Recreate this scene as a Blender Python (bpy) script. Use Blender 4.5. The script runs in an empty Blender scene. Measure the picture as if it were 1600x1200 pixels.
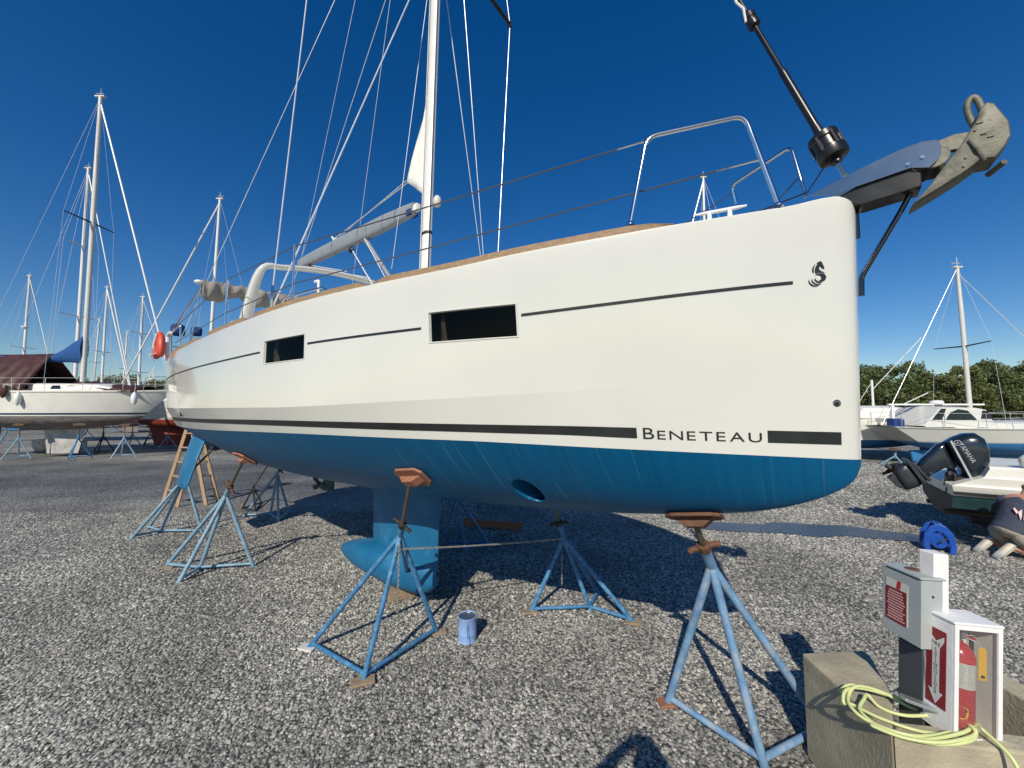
import bpy, bmesh, math, random
import numpy as np
from mathutils import Vector, Matrix, Euler
R = math.radians
scene = bpy.context.scene
col = scene.collection
# ---------------------------------------------------------------- camera, sky, sun, exposure
H = 2.4; F = 600.0; PITCH = math.atan(40.0/600.0)
cam_d = bpy.data.cameras.new('camera'); cam = bpy.data.objects.new('camera', cam_d); col.objects.link(cam)
cam.location = (0, 0, H); cam.rotation_euler = (math.pi/2 + PITCH, 0, 0)
cam_d.sensor_width = 36.0; cam_d.lens = 36.0*F/1600.0; cam_d.clip_start = 0.05; cam_d.clip_end = 3000
scene.camera = cam
SUN_EL = R(37.0); LIGHT = Vector((0.292*math.cos(SUN_EL), 0.956*math.cos(SUN_EL), -math.sin(SUN_EL))).normalized()
world = bpy.data.worlds.new('World'); scene.world = world; world.use_nodes = True
wn = world.node_tree; bgn = wn.nodes['Background']
sky = wn.nodes.new('ShaderNodeTexSky'); sky.sky_type = 'NISHITA'; sky.sun_disc = False
sky.sun_elevation = SUN_EL; sky.sun_rotation = math.atan2(-LIGHT.x, -LIGHT.y)
sky.altitude = 0; sky.air_density = 1.0; sky.dust_density = 0.3; sky.ozone_density = 3.5
hsv = wn.nodes.new('ShaderNodeHueSaturation'); hsv.inputs['Hue'].default_value = .508; hsv.inputs['Value'].default_value = 1.14; hsv.inputs['Saturation'].default_value = 1.37
wn.links.new(sky.outputs[0], hsv.inputs['Color']); wn.links.new(hsv.outputs[0], bgn.inputs['Color'])
bgn.inputs['Strength'].default_value = 0.085
sun_d = bpy.data.lights.new('sun', 'SUN'); sun = bpy.data.objects.new('sun', sun_d); col.objects.link(sun)
sun_d.energy = 4.5; sun_d.angle = R(0.5); sun_d.color = (1.0, 0.925, 0.80)
sun.rotation_euler = LIGHT.to_track_quat('-Z', 'Y').to_euler(); sun.location = (-4, -10, 20)
scene.view_settings.view_transform = 'Standard'; scene.view_settings.look = 'None'
scene.view_settings.exposure = 0.0; scene.view_settings.gamma = 1.0
try:
    scene.cycles.max_bounces = 6; scene.cycles.transparent_max_bounces = 12
    scene.cycles.use_denoising = True; scene.cycles.sample_clamp_indirect = 6.0
except Exception: pass
# ---------------------------------------------------------------- helpers
def ray(px, py):
    a = (px-800)/F; b = (600-py)/F
    return Vector((a, math.cos(PITCH)-b*math.sin(PITCH), math.sin(PITCH)+b*math.cos(PITCH)))
def G(px, py, z=0.0):
    r = ray(px, py); t = (z-H)/r.z; return Vector((r.x*t, r.y*t, z))
def Dp(px, py, y):
    r = ray(px, py); t = y/r.y; return Vector((r.x*t, y, H+r.z*t))
def tag(o, label=None, cat=None, group=None, kind=None):
    if label: o['label'] = label
    if cat: o['category'] = cat
    if group: o['group'] = group
    if kind: o['kind'] = kind
    return o
def thing(name, label, cat, loc=(0,0,0), rz=0.0, group=None):
    o = bpy.data.objects.new(name, None); col.objects.link(o); o.empty_display_size = 0.2
    o.location = loc; o.rotation_euler = (0,0,rz)
    return tag(o, label, cat, group)
def copy_tree(o, parent=None):
    c = o.copy(); col.objects.link(c)
    if parent: c.parent = parent
    for ch in list(o.children): copy_tree(ch, c)
    return c
class MB:
    def __init__(s): s.v=[]; s.f=[]; s.m=[]; s.mi=0
    def add(s, vs, fs):
        o=len(s.v); s.v += [tuple(x) for x in vs]; s.f += [tuple(i+o for i in f) for f in fs]; s.m += [s.mi]*len(fs); return s
    def box(s, c, d, rot=None):
        hx,hy,hz = d[0]/2,d[1]/2,d[2]/2
        vs=[Vector((x,y,z)) for x in(-hx,hx) for y in(-hy,hy) for z in(-hz,hz)]
        if rot is not None: vs=[rot@v for v in vs]
        c=Vector(c); vs=[v+c for v in vs]
        return s.add(vs,[(0,1,3,2),(4,6,7,5),(0,4,5,1),(2,3,7,6),(0,2,6,4),(1,5,7,3)])
    def bar(s, a, b, w, t, up=(0,0,1)):
        a=Vector(a); b=Vector(b); d=(b-a); L=d.length; x=d/L; u=Vector(up)
        y=u.cross(x)
        if y.length<1e-4: y=Vector((0,1,0)).cross(x)
        y.normalize(); z=x.cross(y)
        M=Matrix((x,y,z)).transposed()
        return s.box((a+b)/2,(L,w,t),M)
    def tube(s, pts, r, n=8, caps=True):
        P=[Vector(p) for p in pts]; k=len(P)
        if k<2: return s
        rr=r if isinstance(r,(list,tuple)) else [r]*k
        T=[]
        for i in range(k):
            a=P[max(i-1,0)]; b=P[min(i+1,k-1)]; T.append((b-a).normalized())
        ref=Vector((0,0,1)) if abs(T[0].z)<.9 else Vector((1,0,0))
        U=T[0].cross(ref).normalized(); vs=[]
        for i in range(k):
            U=(U-T[i]*U.dot(T[i])).normalized(); W=T[i].cross(U)
            for j in range(n):
                a=2*math.pi*j/n; vs.append(P[i]+(U*math.cos(a)+W*math.sin(a))*rr[i])
        fs=[(i*n+j,i*n+(j+1)%n,(i+1)*n+(j+1)%n,(i+1)*n+j) for i in range(k-1) for j in range(n)]
        if caps: fs += [tuple(range(n-1,-1,-1)), tuple((k-1)*n+j for j in range(n))]
        return s.add(vs,fs)
    def lathe(s, prof, n=24, c=(0,0,0), ax=(0,0,1), caps=True):
        ax=Vector(ax).normalized(); c=Vector(c); q=Vector((0,0,1)).rotation_difference(ax); vs=[]
        for r,z in prof:
            for j in range(n):
                a=2*math.pi*j/n; vs.append(q@Vector((r*math.cos(a),r*math.sin(a),z))+c)
        k=len(prof)
        fs=[(i*n+j,i*n+(j+1)%n,(i+1)*n+(j+1)%n,(i+1)*n+j) for i in range(k-1) for j in range(n)]
        if caps: fs += [tuple(range(n-1,-1,-1)), tuple((k-1)*n+j for j in range(n))]
        return s.add(vs,fs)
    def cyl(s, a, b, r, n=16): return s.tube([a,b],r,n)
    def grid(s, rows, close=False):
        m=len(rows[0]); vs=[p for r in rows for p in r]
        fs=[(i*m+j,i*m+(j+1)%m,(i+1)*m+(j+1)%m,(i+1)*m+j) for i in range(len(rows)-1) for j in range(m if close else m-1)]
        return s.add(vs,fs)
    def prism(s, poly, fn, d0, d1):
        """poly 2-D outline, fn(u,v,d)->3-D; a slab between depths d0 and d1"""
        n=len(poly); vs=[fn(u,v,d0) for u,v in poly]+[fn(u,v,d1) for u,v in poly]
        return s.add(vs,[tuple(range(n)),tuple(range(2*n-1,n-1,-1))]+[(i,n+i,n+(i+1)%n,(i+1)%n) for i in range(n)])
    def pillow(s, poly, fn, half, p=3.0, layers=9, shrink=1.0):
        """rounded slab: outline scaled towards its centroid at both faces"""
        cx=sum(a for a,_ in poly)/len(poly); cy=sum(b for _,b in poly)/len(poly); rows=[]
        for i in range(layers):
            w=-1+2*i/(layers-1); w=math.sin(w*math.pi/2); k=(1-abs(w)**p*.999)**(1/p); k=1-shrink*(1-k)
            rows.append([Vector(fn(cx+(a-cx)*k,cy+(b-cy)*k,w*half)) for a,b in poly])
        s.grid(rows,True); n=len(poly)
        s.add(rows[0],[tuple(range(n))]); s.add(rows[-1],[tuple(range(n-1,-1,-1))]); return s
    def sphere(s, c, r, n=16, m=10, sc=(1,1,1)):
        c=Vector(c); rows=[]
        for i in range(m+1):
            t=math.pi*i/m
            rows.append([c+Vector((r*sc[0]*math.sin(t)*math.cos(2*math.pi*j/n), r*sc[1]*math.sin(t)*math.sin(2*math.pi*j/n), r*sc[2]*math.cos(t))) for j in range(n)])
        return s.grid(rows,True)
    def build(s, name, mats, parent=None, smooth=35, bevel=0, norm=True, label=None):
        me=bpy.data.meshes.new(name); me.from_pydata([tuple(v) for v in s.v],[],s.f); me.update()
        mats=mats if isinstance(mats,(list,tuple)) else [mats]
        for m in mats: me.materials.append(m)
        if len(mats)>1: me.polygons.foreach_set('material_index', s.m)
        if norm:
            bm=bmesh.new(); bm.from_mesh(me); bmesh.ops.remove_doubles(bm,verts=bm.verts,dist=1e-5)
            bmesh.ops.recalc_face_normals(bm,faces=bm.faces); bm.to_mesh(me); bm.free()
        if smooth:
            me.polygons.foreach_set('use_smooth',[True]*len(me.polygons))
            try: me.set_sharp_from_angle(angle=R(smooth))
            except Exception: pass
        o=bpy.data.objects.new(name,me); col.objects.link(o)
        if parent: o.parent=parent
        if bevel:
            bv=o.modifiers.new('bevel','BEVEL'); bv.width=bevel; bv.segments=2; bv.limit_method='ANGLE'
        if label: o['label']=label
        return o
def hit(name, mb, mat, parent, label, cat, loc=(0,0,0), group=None, **k):
    o=mb.build(name,mat,parent,**k); o.location=loc; return tag(o,label,cat,group)
def catmull(pts, n=6, closed=False):
    P=[Vector(p) for p in pts]; out=[]; k=len(P)
    for i in range(k if closed else k-1):
        p0=P[(i-1)%k] if closed else P[max(i-1,0)]; p1=P[i]; p2=P[(i+1)%k]; p3=P[(i+2)%k] if closed else P[min(i+2,k-1)]
        for j in range(n):
            t=j/n
            out.append(0.5*((2*p1)+(p2-p0)*t+(2*p0-5*p1+4*p2-p3)*t*t+(3*p1-p0-3*p2+p3)*t**3))
    if not closed: out.append(P[-1])
    return out
def fillet(pts, r, n=5):
    P=[Vector(p) for p in pts]; out=[P[0]]
    for i in range(1,len(P)-1):
        a=(P[i-1]-P[i]); b=(P[i+1]-P[i]); k=min(r,a.length*.45,b.length*.45)
        A=P[i]+a.normalized()*k; B=P[i]+b.normalized()*k
        for j in range(n+1):
            t=j/n; out.append(A*(1-t)**2+P[i]*2*t*(1-t)+B*t*t)
    out.append(P[-1]); return out
def sag(a, b, drop, n=12):
    a=Vector(a); b=Vector(b); return [a.lerp(b,i/n)-Vector((0,0,drop*4*(i/n)*(1-i/n))) for i in range(n+1)]
def text_polys(txt, size=1.0, align='LEFT', sx=1.0):
    cu=bpy.data.curves.new('txt','FONT'); cu.body=txt; cu.size=size; cu.align_x=align; cu.resolution_u=4
    ob=bpy.data.objects.new('txt',cu); col.objects.link(ob)
    bpy.context.view_layer.update()
    me=bpy.data.meshes.new_from_object(ob.evaluated_get(bpy.context.evaluated_depsgraph_get()))
    vs=[(v.co.x*sx,v.co.y) for v in me.vertices]; fs=[tuple(p.vertices) for p in me.polygons]
    bpy.data.objects.remove(ob); bpy.data.curves.remove(cu); bpy.data.meshes.remove(me)
    return vs,fs
# ---------------------------------------------------------------- materials
def pmat(name, c, rough=.5, metal=0., var=.12, scale=6., c2=None, f2=.5, s2=3., bump=0., bscale=40., coat=0., spec=None, stretch=None, detail=6., sharp=.08, d2=8.):
    m=bpy.data.materials.new(name); m.use_nodes=True; nt=m.node_tree; N=nt.nodes; L=nt.links
    p=N['Principled BSDF']; p.inputs['Roughness'].default_value=rough; p.inputs['Metallic'].default_value=metal
    if coat: p.inputs['Coat Weight'].default_value=coat; p.inputs['Coat Roughness'].default_value=.06
    if spec is not None: p.inputs['Specular IOR Level'].default_value=spec
    tc=N.new('ShaderNodeTexCoord'); src=tc.outputs['Object']
    if stretch:
        mp=N.new('ShaderNodeMapping'); mp.inputs['Scale'].default_value=stretch; L.new(src,mp.inputs[0]); src=mp.outputs[0]
    n1=N.new('ShaderNodeTexNoise'); n1.inputs['Scale'].default_value=scale; n1.inputs['Detail'].default_value=detail; L.new(src,n1.inputs['Vector'])
    mr=N.new('ShaderNodeMapRange'); mr.inputs[1].default_value=.3; mr.inputs[2].default_value=.7; mr.inputs[3].default_value=1-var; mr.inputs[4].default_value=1+var; L.new(n1.outputs[0],mr.inputs[0])
    mx=N.new('ShaderNodeMix'); mx.data_type='RGBA'; mx.blend_type='MULTIPLY'; mx.inputs[0].default_value=1; mx.inputs[6].default_value=(*c,1); L.new(mr.outputs[0],mx.inputs[7])
    out=mx.outputs[2]
    if c2 is not None:
        n2=N.new('ShaderNodeTexNoise'); n2.inputs['Scale'].default_value=s2; n2.inputs['Detail'].default_value=d2; n2.inputs['Roughness'].default_value=.65; L.new(src,n2.inputs['Vector'])
        r2=N.new('ShaderNodeMapRange'); r2.inputs[1].default_value=1-f2-sharp; r2.inputs[2].default_value=1-f2+sharp; L.new(n2.outputs[0],r2.inputs[0])
        m2=N.new('ShaderNodeMix'); m2.data_type='RGBA'; L.new(r2.outputs[0],m2.inputs[0]); L.new(out,m2.inputs[6]); m2.inputs[7].default_value=(*c2,1); out=m2.outputs[2]
    L.new(out,p.inputs['Base Color'])
    rr=N.new('ShaderNodeMapRange'); rr.inputs[1].default_value=.3; rr.inputs[2].default_value=.7; rr.inputs[3].default_value=rough*.85; rr.inputs[4].default_value=min(1,rough*1.15); L.new(n1.outputs[0],rr.inputs[0]); L.new(rr.outputs[0],p.inputs['Roughness'])
    if bump:
        nb=N.new('ShaderNodeTexNoise'); nb.inputs['Scale'].default_value=bscale; nb.inputs['Detail'].default_value=5; L.new(src,nb.inputs['Vector'])
        bp=N.new('ShaderNodeBump'); bp.inputs['Strength'].default_value=bump; bp.inputs['Distance'].default_value=.01; L.new(nb.outputs[0],bp.inputs['Height']); L.new(bp.outputs[0],p.inputs['Normal'])
    return m
M={}
M['gel']=pmat('white_gelcoat',(.645,.64,.572),.13,var=.02,scale=1.5,coat=.5)
M['gel2']=pmat('aged_gelcoat',(.76,.74,.66),.3,var=.05,scale=2)
M['antifoul']=pmat('blue_antifouling',(.001,.098,.225),.45,var=.10,scale=1.2,c2=(.03,.145,.265),f2=.345,s2=1.9,stretch=(22,.4,.4),sharp=.05,spec=.22,d2=2)
M['keelpaint']=pmat('keel_antifouling',(.008,.125,.26),.5,var=.14,scale=3,c2=(.07,.25,.40),f2=.34,s2=2.5,sharp=.14)
M['vinyl']=pmat('dark_vinyl',(.018,.020,.019),.35,var=.2)
M['teak']=pmat('weathered_teak',(.36,.245,.145),.6,var=.22,scale=5,stretch=(1,14,14),bump=.2)
M['steel']=pmat('stainless_steel',(.62,.64,.66),.14,1.,var=.06)
M['polish']=pmat('polished_steel',(.40,.41,.37),.12,1.,var=.05)
M['bronze']=pmat('bronzed_steel',(.09,.08,.06),.18,.8,var=.15)
M['paintrefl']=pmat('painted_reflection_steel',(.10,.10,.10),.12,1.,var=.1)  # stainless with reflected dark hull and gravel painted into its base colour
M['galv']=pmat('galvanised_steel',(.165,.16,.125),.6,.35,var=.22,scale=9,c2=(.10,.097,.075),f2=.42,s2=11,bump=.35,bscale=25)
M['alu']=pmat('painted_mast',(.74,.73,.68),.3,var=.04)
M['greymast']=pmat('grey_mast',(.62,.60,.54),.4,var=.06)
M['sail']=pmat('white_sailcloth',(.74,.72,.66),.75,var=.08,bump=.3,bscale=12)
M['boom']=pmat('grey_boom',(.25,.275,.29),.45,var=.06)
M['canvas']=pmat('taupe_canvas',(.27,.245,.21),.9,var=.16,scale=9,bump=.6,bscale=22)
M['black']=pmat('black_plastic',(.010,.010,.011),.32,var=.25)
M['rubber']=pmat('black_rubber',(.018,.018,.018),.75,var=.25)
M['wire']=pmat('rigging_wire',(.72,.72,.70),.35,.3,var=.05)
M['dwire']=pmat('dark_lifeline',(.06,.07,.08),.45,var=.1)
M['rope']=pmat('white_rope',(.68,.66,.60),.85,var=.15,scale=60)
M['blue']=pmat('blue_stand_paint',(.045,.165,.32),.48,var=.18,scale=9,c2=(.115,.30,.50),f2=.42,s2=14,bump=.15)
M['lblue']=pmat('pale_blue_stand_paint',(.17,.30,.40),.5,var=.22,scale=9,c2=(.31,.385,.41),f2=.42,s2=16,bump=.15)
M['wblue']=pmat('worn_blue_stand_paint',(.13,.26,.42),.55,var=.25,scale=8,c2=(.33,.38,.42),f2=.42,s2=9,bump=.25,sharp=.12)
M['rust']=pmat('rusty_steel',(.14,.065,.035),.75,.2,var=.35,scale=20,bump=.3)
M['screw']=pmat('threaded_rod',(.17,.14,.11),.55,.6,var=.3,scale=30)
M['darksteel']=pmat('dark_steel',(.035,.033,.032),.6,.4,var=.3)
M['ply']=pmat('orange_plywood',(.29,.125,.07),.7,var=.2,scale=12,stretch=(1,6,1))
M['dkwood']=pmat('dark_wood',(.10,.065,.04),.8,var=.3,scale=10)
M['board']=pmat('weathered_board',(.27,.20,.13),.85,var=.3,scale=10,stretch=(1,8,1))
M['ladder']=pmat('ladder_wood',(.38,.255,.15),.7,var=.2,scale=8,stretch=(6,6,.6))
M['chain']=pmat('chain_steel',(.36,.35,.31),.45,.6,var=.3,scale=30)
M['white']=pmat('white_paint',(.80,.79,.76),.45,var=.05,scale=5,bump=.15,bscale=30)
M['boxgrey']=pmat('grey_enamel',(.37,.40,.39),.4,var=.06,c2=(.30,.31,.28),f2=.30,s2=7)
M['dkgrey']=pmat('dark_grey_plastic',(.055,.062,.07),.5,var=.15)
M['plate']=pmat('steel_cover',(.45,.46,.47),.3,.7,var=.1)
M['redsign']=pmat('red_sign',(.22,.014,.02),.45,var=.08)
M['red']=pmat('red_enamel',(.50,.022,.026),.25,var=.06,coat=.3)
M['label']=pmat('printed_label',(.60,.60,.56),.5,var=.06)
M['ink']=pmat('black_ink',(.015,.015,.015),.5,var=.1)
M['pink']=pmat('sign_lettering',(.62,.42,.40),.5,var=.05)
M['yellow']=pmat('yellow_tag',(.80,.47,.03),.5,var=.06)
M['hose']=pmat('yellow_green_hose',(.56,.61,.27),.42,var=.06,scale=8)
M['concrete']=pmat('cast_concrete',(.40,.355,.25),.85,var=.2,scale=5,c2=(.25,.215,.145),f2=.42,s2=2.2,bump=.5,bscale=60,sharp=.16)
M['can']=pmat('painted_can',(.27,.40,.68),.35,.1,var=.08,c2=(.05,.19,.36),f2=.40,s2=3.2,stretch=(9,9,1.6),sharp=.05)
M['tin']=pmat('tin_lid',(.30,.30,.28),.35,.8,var=.2,c2=(.05,.19,.33),f2=.35,s2=9)
M['navy']=pmat('navy_cover',(.012,.045,.17),.85,var=.25,scale=10,bump=.4,bscale=18)
M['royal']=pmat('blue_sail_cover',(.012,.07,.24),.85,var=.22,scale=6,bump=.5,bscale=10)
M['orange']=pmat('orange_vinyl',(.62,.075,.035),.45,var=.08)
M['brown']=pmat('brown_tarpaulin',(.062,.022,.013),.42,var=.3,scale=3,bump=.9,bscale=5)
M['green']=pmat('green_tarpaulin',(.012,.065,.055),.6,var=.3,scale=3,bump=.6,bscale=6)
M['grime']=pmat('grimy_bottom_paint',(.145,.125,.115),.8,var=.3,scale=2.5,c2=(.26,.22,.195),f2=.45,s2=2.2,stretch=(1,1,3.5),sharp=.14)
M['redbot']=pmat('red_bottom_paint',(.27,.045,.025),.7,var=.25,scale=3,c2=(.19,.035,.02),f2=.4,s2=4)
M['bluebot']=pmat('blue_bottom_paint',(.025,.17,.40),.6,var=.2,scale=3)
M['palekeel']=pmat('pale_keel_paint',(.42,.41,.39),.8,var=.25,scale=2.5,c2=(.25,.23,.21),f2=.4,s2=3)
M['tealbot']=pmat('teal_bottom_paint',(.022,.065,.07),.6,var=.2)
M['navystripe']=pmat('navy_stripe',(.025,.05,.10),.4,var=.1)
M['tint']=pmat('tinted_window',(.010,.011,.012),.08,var=.1,coat=.3)
M['cowl']=pmat('charcoal_cowl',(.010,.016,.024),.22,var=.15,coat=.6)
M['cowl2']=pmat('grey_gearcase',(.035,.04,.048),.38,.2,var=.2)
M['silver']=pmat('silver_lettering',(.50,.50,.50),.35,.4,var=.05)
M['skin']=pmat('skin',(.50,.25,.165),.55,var=.12,scale=14)
M['shirt']=pmat('navy_shirt',(.045,.055,.085),.9,var=.25,scale=12,bump=.5,bscale=25)
M['shorts']=pmat('khaki_shorts',(.34,.30,.24),.9,var=.2,scale=12,bump=.5,bscale=25)
M['hair']=pmat('grey_hair',(.22,.19,.165),.9,var=.3,scale=40,bump=.6,bscale=90)
M['shoe']=pmat('pale_sneaker',(.56,.50,.37),.75,var=.2)
M['bark']=pmat('bark',(.10,.075,.055),.9,var=.3,scale=8,bump=.6)
M['reelblue']=pmat('royal_blue_plastic',(.008,.07,.36),.38,var=.12)
M['indark']=pmat('painted_cabin_dark',(.005,.004,.004),.6,var=.2)  # near-black: the darkness of the unlit cabin painted into the colour
M['curtain']=pmat('beige_curtain',(.42,.37,.27),.9,var=.15,scale=18,bump=.7,bscale=30)
def leafmat(name,c):
    m=bpy.data.materials.new(name); m.use_nodes=True; nt=m.node_tree; N=nt.nodes; L=nt.links; p=N['Principled BSDF']
    g=N.new('ShaderNodeNewGeometry'); mr=N.new('ShaderNodeMapRange'); mr.inputs[3].default_value=.55; mr.inputs[4].default_value=1.5; L.new(g.outputs['Random Per Island'],mr.inputs[0])
    mx=N.new('ShaderNodeMix'); mx.data_type='RGBA'; mx.blend_type='MULTIPLY'; mx.inputs[0].default_value=1; mx.inputs[6].default_value=(*c,1); L.new(mr.outputs[0],mx.inputs[7]); L.new(mx.outputs[2],p.inputs['Base Color'])
    p.inputs['Roughness'].default_value=.65
    tr=N.new('ShaderNodeBsdfTranslucent'); L.new(mx.outputs[2],tr.inputs[0]); ms=N.new('ShaderNodeMixShader'); ms.inputs[0].default_value=.3
    L.new(p.outputs[0],ms.inputs[1]); L.new(tr.outputs[0],ms.inputs[2]); L.new(ms.outputs[0],N['Material Output'].inputs[0]); return m
M['leaf']=leafmat('leaf_green',(.15,.175,.055)); M['leaf2']=leafmat('leaf_dark_green',(.115,.15,.05))
def glassmat(name,tcol,gl,painted_glare=0):
    m=bpy.data.materials.new(name); m.use_nodes=True; nt=m.node_tree; N=nt.nodes; L=nt.links; N.remove(N['Principled BSDF'])
    t=N.new('ShaderNodeBsdfTransparent'); t.inputs[0].default_value=(*tcol,1); g=N.new('ShaderNodeBsdfGlossy'); g.inputs['Roughness'].default_value=.03
    lw=N.new('ShaderNodeLayerWeight'); lw.inputs[0].default_value=.5; pw=N.new('ShaderNodeMath'); pw.operation='POWER'; pw.inputs[1].default_value=4; L.new(lw.outputs['Facing'],pw.inputs[0])
    mu=N.new('ShaderNodeMath'); mu.operation='MULTIPLY_ADD'; mu.inputs[1].default_value=.9*gl; mu.inputs[2].default_value=.045*gl; L.new(pw.outputs[0],mu.inputs[0])
    ms=N.new('ShaderNodeMixShader'); L.new(mu.outputs[0],ms.inputs[0]); L.new(t.outputs[0],ms.inputs[1]); L.new(g.outputs[0],ms.inputs[2]); res=ms.outputs[0]
    if painted_glare:
        df=N.new('ShaderNodeBsdfDiffuse'); df.inputs[0].default_value=(.5,.49,.46,1); m3=N.new('ShaderNodeMixShader'); m3.inputs[0].default_value=painted_glare; L.new(res,m3.inputs[1]); L.new(df.outputs[0],m3.inputs[2]); res=m3.outputs[0]  # diffuse mix stands in for the reflected glare on the pane
    L.new(res,N['Material Output'].inputs[0]); return m
M['pane']=glassmat('dark_pane',(.30,.30,.29),.25); M['acrylic']=glassmat('clear_acrylic',(.84,.84,.82),1.2,.09)
def gravelmat(name, inst):
    m=bpy.data.materials.new(name); m.use_nodes=True; nt=m.node_tree; N=nt.nodes; L=nt.links; p=N['Principled BSDF']; p.inputs['Roughness'].default_value=.8
    geo=N.new('ShaderNodeNewGeometry'); ramp=N.new('ShaderNodeValToRGB'); e=ramp.color_ramp
    cols=[(0,(.13,.127,.117)),(.2,(.21,.205,.188)),(.45,(.305,.298,.268)),(.65,(.385,.375,.332)),(.85,(.47,.458,.402)),(1,(.64,.62,.545))]
    while len(e.elements)<len(cols): e.elements.new(.5)
    for k,(q,c) in enumerate(cols): e.elements[k].position=q; e.elements[k].color=(*c,1)
    n=N.new('ShaderNodeTexNoise'); n.inputs['Scale'].default_value=.6; n.inputs['Detail'].default_value=6; L.new(geo.outputs['Position'],n.inputs['Vector'])
    big=N.new('ShaderNodeMapRange'); big.inputs[1].default_value=.35; big.inputs[2].default_value=.65; big.inputs[3].default_value=.66; big.inputs[4].default_value=1.12; L.new(n.outputs[0],big.inputs[0])
    mx=N.new('ShaderNodeMix'); mx.data_type='RGBA'; mx.blend_type='MULTIPLY'; mx.inputs[0].default_value=1
    if inst:
        oi=N.new('ShaderNodeObjectInfo'); L.new(oi.outputs['Random'],ramp.inputs[0]); L.new(ramp.outputs[0],mx.inputs[6]); L.new(big.outputs[0],mx.inputs[7]); base=mx.outputs[2]
    else:
        hs=[]
        vo=N.new('ShaderNodeTexVoronoi'); vo.inputs['Scale'].default_value=38; L.new(geo.outputs['Position'],vo.inputs['Vector'])
        sp=N.new('ShaderNodeSeparateColor'); L.new(vo.outputs['Color'],sp.inputs[0]); L.new(sp.outputs[0],ramp.inputs[0])
        ed=N.new('ShaderNodeMapRange'); ed.inputs[1].default_value=.25; ed.inputs[2].default_value=.75; ed.inputs[3].default_value=1.15; ed.inputs[4].default_value=.30; L.new(vo.outputs['Distance'],ed.inputs[0])  # cell edges darkened, painting the shade between stones into the colour
        m0=N.new('ShaderNodeMix'); m0.data_type='RGBA'; m0.blend_type='MULTIPLY'; m0.inputs[0].default_value=1; L.new(ramp.outputs[0],m0.inputs[6]); L.new(ed.outputs[0],m0.inputs[7])
        L.new(m0.outputs[2],mx.inputs[6]); L.new(big.outputs[0],mx.inputs[7]); base=mx.outputs[2]
        inv=N.new('ShaderNodeMath'); inv.operation='SUBTRACT'; inv.inputs[0].default_value=1; L.new(vo.outputs['Distance'],inv.inputs[1])
        bp=N.new('ShaderNodeBump'); bp.inputs['Strength'].default_value=.9; bp.inputs['Distance'].default_value=.02; L.new(inv.outputs[0],bp.inputs['Height']); L.new(bp.outputs[0],p.inputs['Normal'])
        # far yard: broad bands of darker compacted stone dust
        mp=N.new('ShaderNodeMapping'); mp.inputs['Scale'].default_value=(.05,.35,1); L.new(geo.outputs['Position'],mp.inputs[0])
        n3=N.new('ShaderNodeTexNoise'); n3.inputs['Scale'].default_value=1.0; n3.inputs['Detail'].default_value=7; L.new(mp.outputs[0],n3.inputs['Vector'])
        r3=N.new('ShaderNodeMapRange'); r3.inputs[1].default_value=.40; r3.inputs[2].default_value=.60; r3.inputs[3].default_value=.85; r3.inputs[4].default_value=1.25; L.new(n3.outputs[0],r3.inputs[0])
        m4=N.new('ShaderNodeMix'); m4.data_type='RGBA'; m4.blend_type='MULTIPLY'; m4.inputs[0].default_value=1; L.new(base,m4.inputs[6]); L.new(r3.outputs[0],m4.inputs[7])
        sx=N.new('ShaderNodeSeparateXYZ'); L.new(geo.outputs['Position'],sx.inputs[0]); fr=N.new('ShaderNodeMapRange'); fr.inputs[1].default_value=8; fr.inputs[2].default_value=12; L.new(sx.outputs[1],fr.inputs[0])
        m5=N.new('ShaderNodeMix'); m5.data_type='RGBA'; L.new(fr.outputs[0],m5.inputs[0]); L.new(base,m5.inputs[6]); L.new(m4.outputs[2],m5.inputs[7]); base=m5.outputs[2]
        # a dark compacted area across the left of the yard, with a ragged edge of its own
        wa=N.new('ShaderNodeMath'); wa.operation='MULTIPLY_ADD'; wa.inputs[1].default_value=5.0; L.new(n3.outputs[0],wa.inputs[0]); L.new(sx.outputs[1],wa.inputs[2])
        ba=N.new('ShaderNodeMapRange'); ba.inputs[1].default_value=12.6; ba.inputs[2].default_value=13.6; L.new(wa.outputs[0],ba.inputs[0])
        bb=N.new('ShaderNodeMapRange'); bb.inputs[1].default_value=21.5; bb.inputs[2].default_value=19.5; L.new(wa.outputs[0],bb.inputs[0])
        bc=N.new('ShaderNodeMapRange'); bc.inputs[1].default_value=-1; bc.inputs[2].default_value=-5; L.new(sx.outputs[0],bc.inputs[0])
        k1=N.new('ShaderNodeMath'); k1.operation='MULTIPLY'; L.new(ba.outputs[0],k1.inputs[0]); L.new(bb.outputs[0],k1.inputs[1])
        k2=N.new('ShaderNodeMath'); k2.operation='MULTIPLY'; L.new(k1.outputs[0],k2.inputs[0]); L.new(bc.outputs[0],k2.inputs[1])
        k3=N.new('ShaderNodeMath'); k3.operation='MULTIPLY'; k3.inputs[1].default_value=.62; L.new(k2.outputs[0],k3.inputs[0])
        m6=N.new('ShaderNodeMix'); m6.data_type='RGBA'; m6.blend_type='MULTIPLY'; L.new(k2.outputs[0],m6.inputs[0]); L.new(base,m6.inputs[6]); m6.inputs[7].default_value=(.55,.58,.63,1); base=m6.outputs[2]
    L.new(base,p.inputs['Base Color']); return m
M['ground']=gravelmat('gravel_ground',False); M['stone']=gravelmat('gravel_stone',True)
M['wet']=pmat('wet_gravel',(.045,.05,.058),.12,var=.3,scale=14,bump=1.0,bscale=22)
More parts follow.
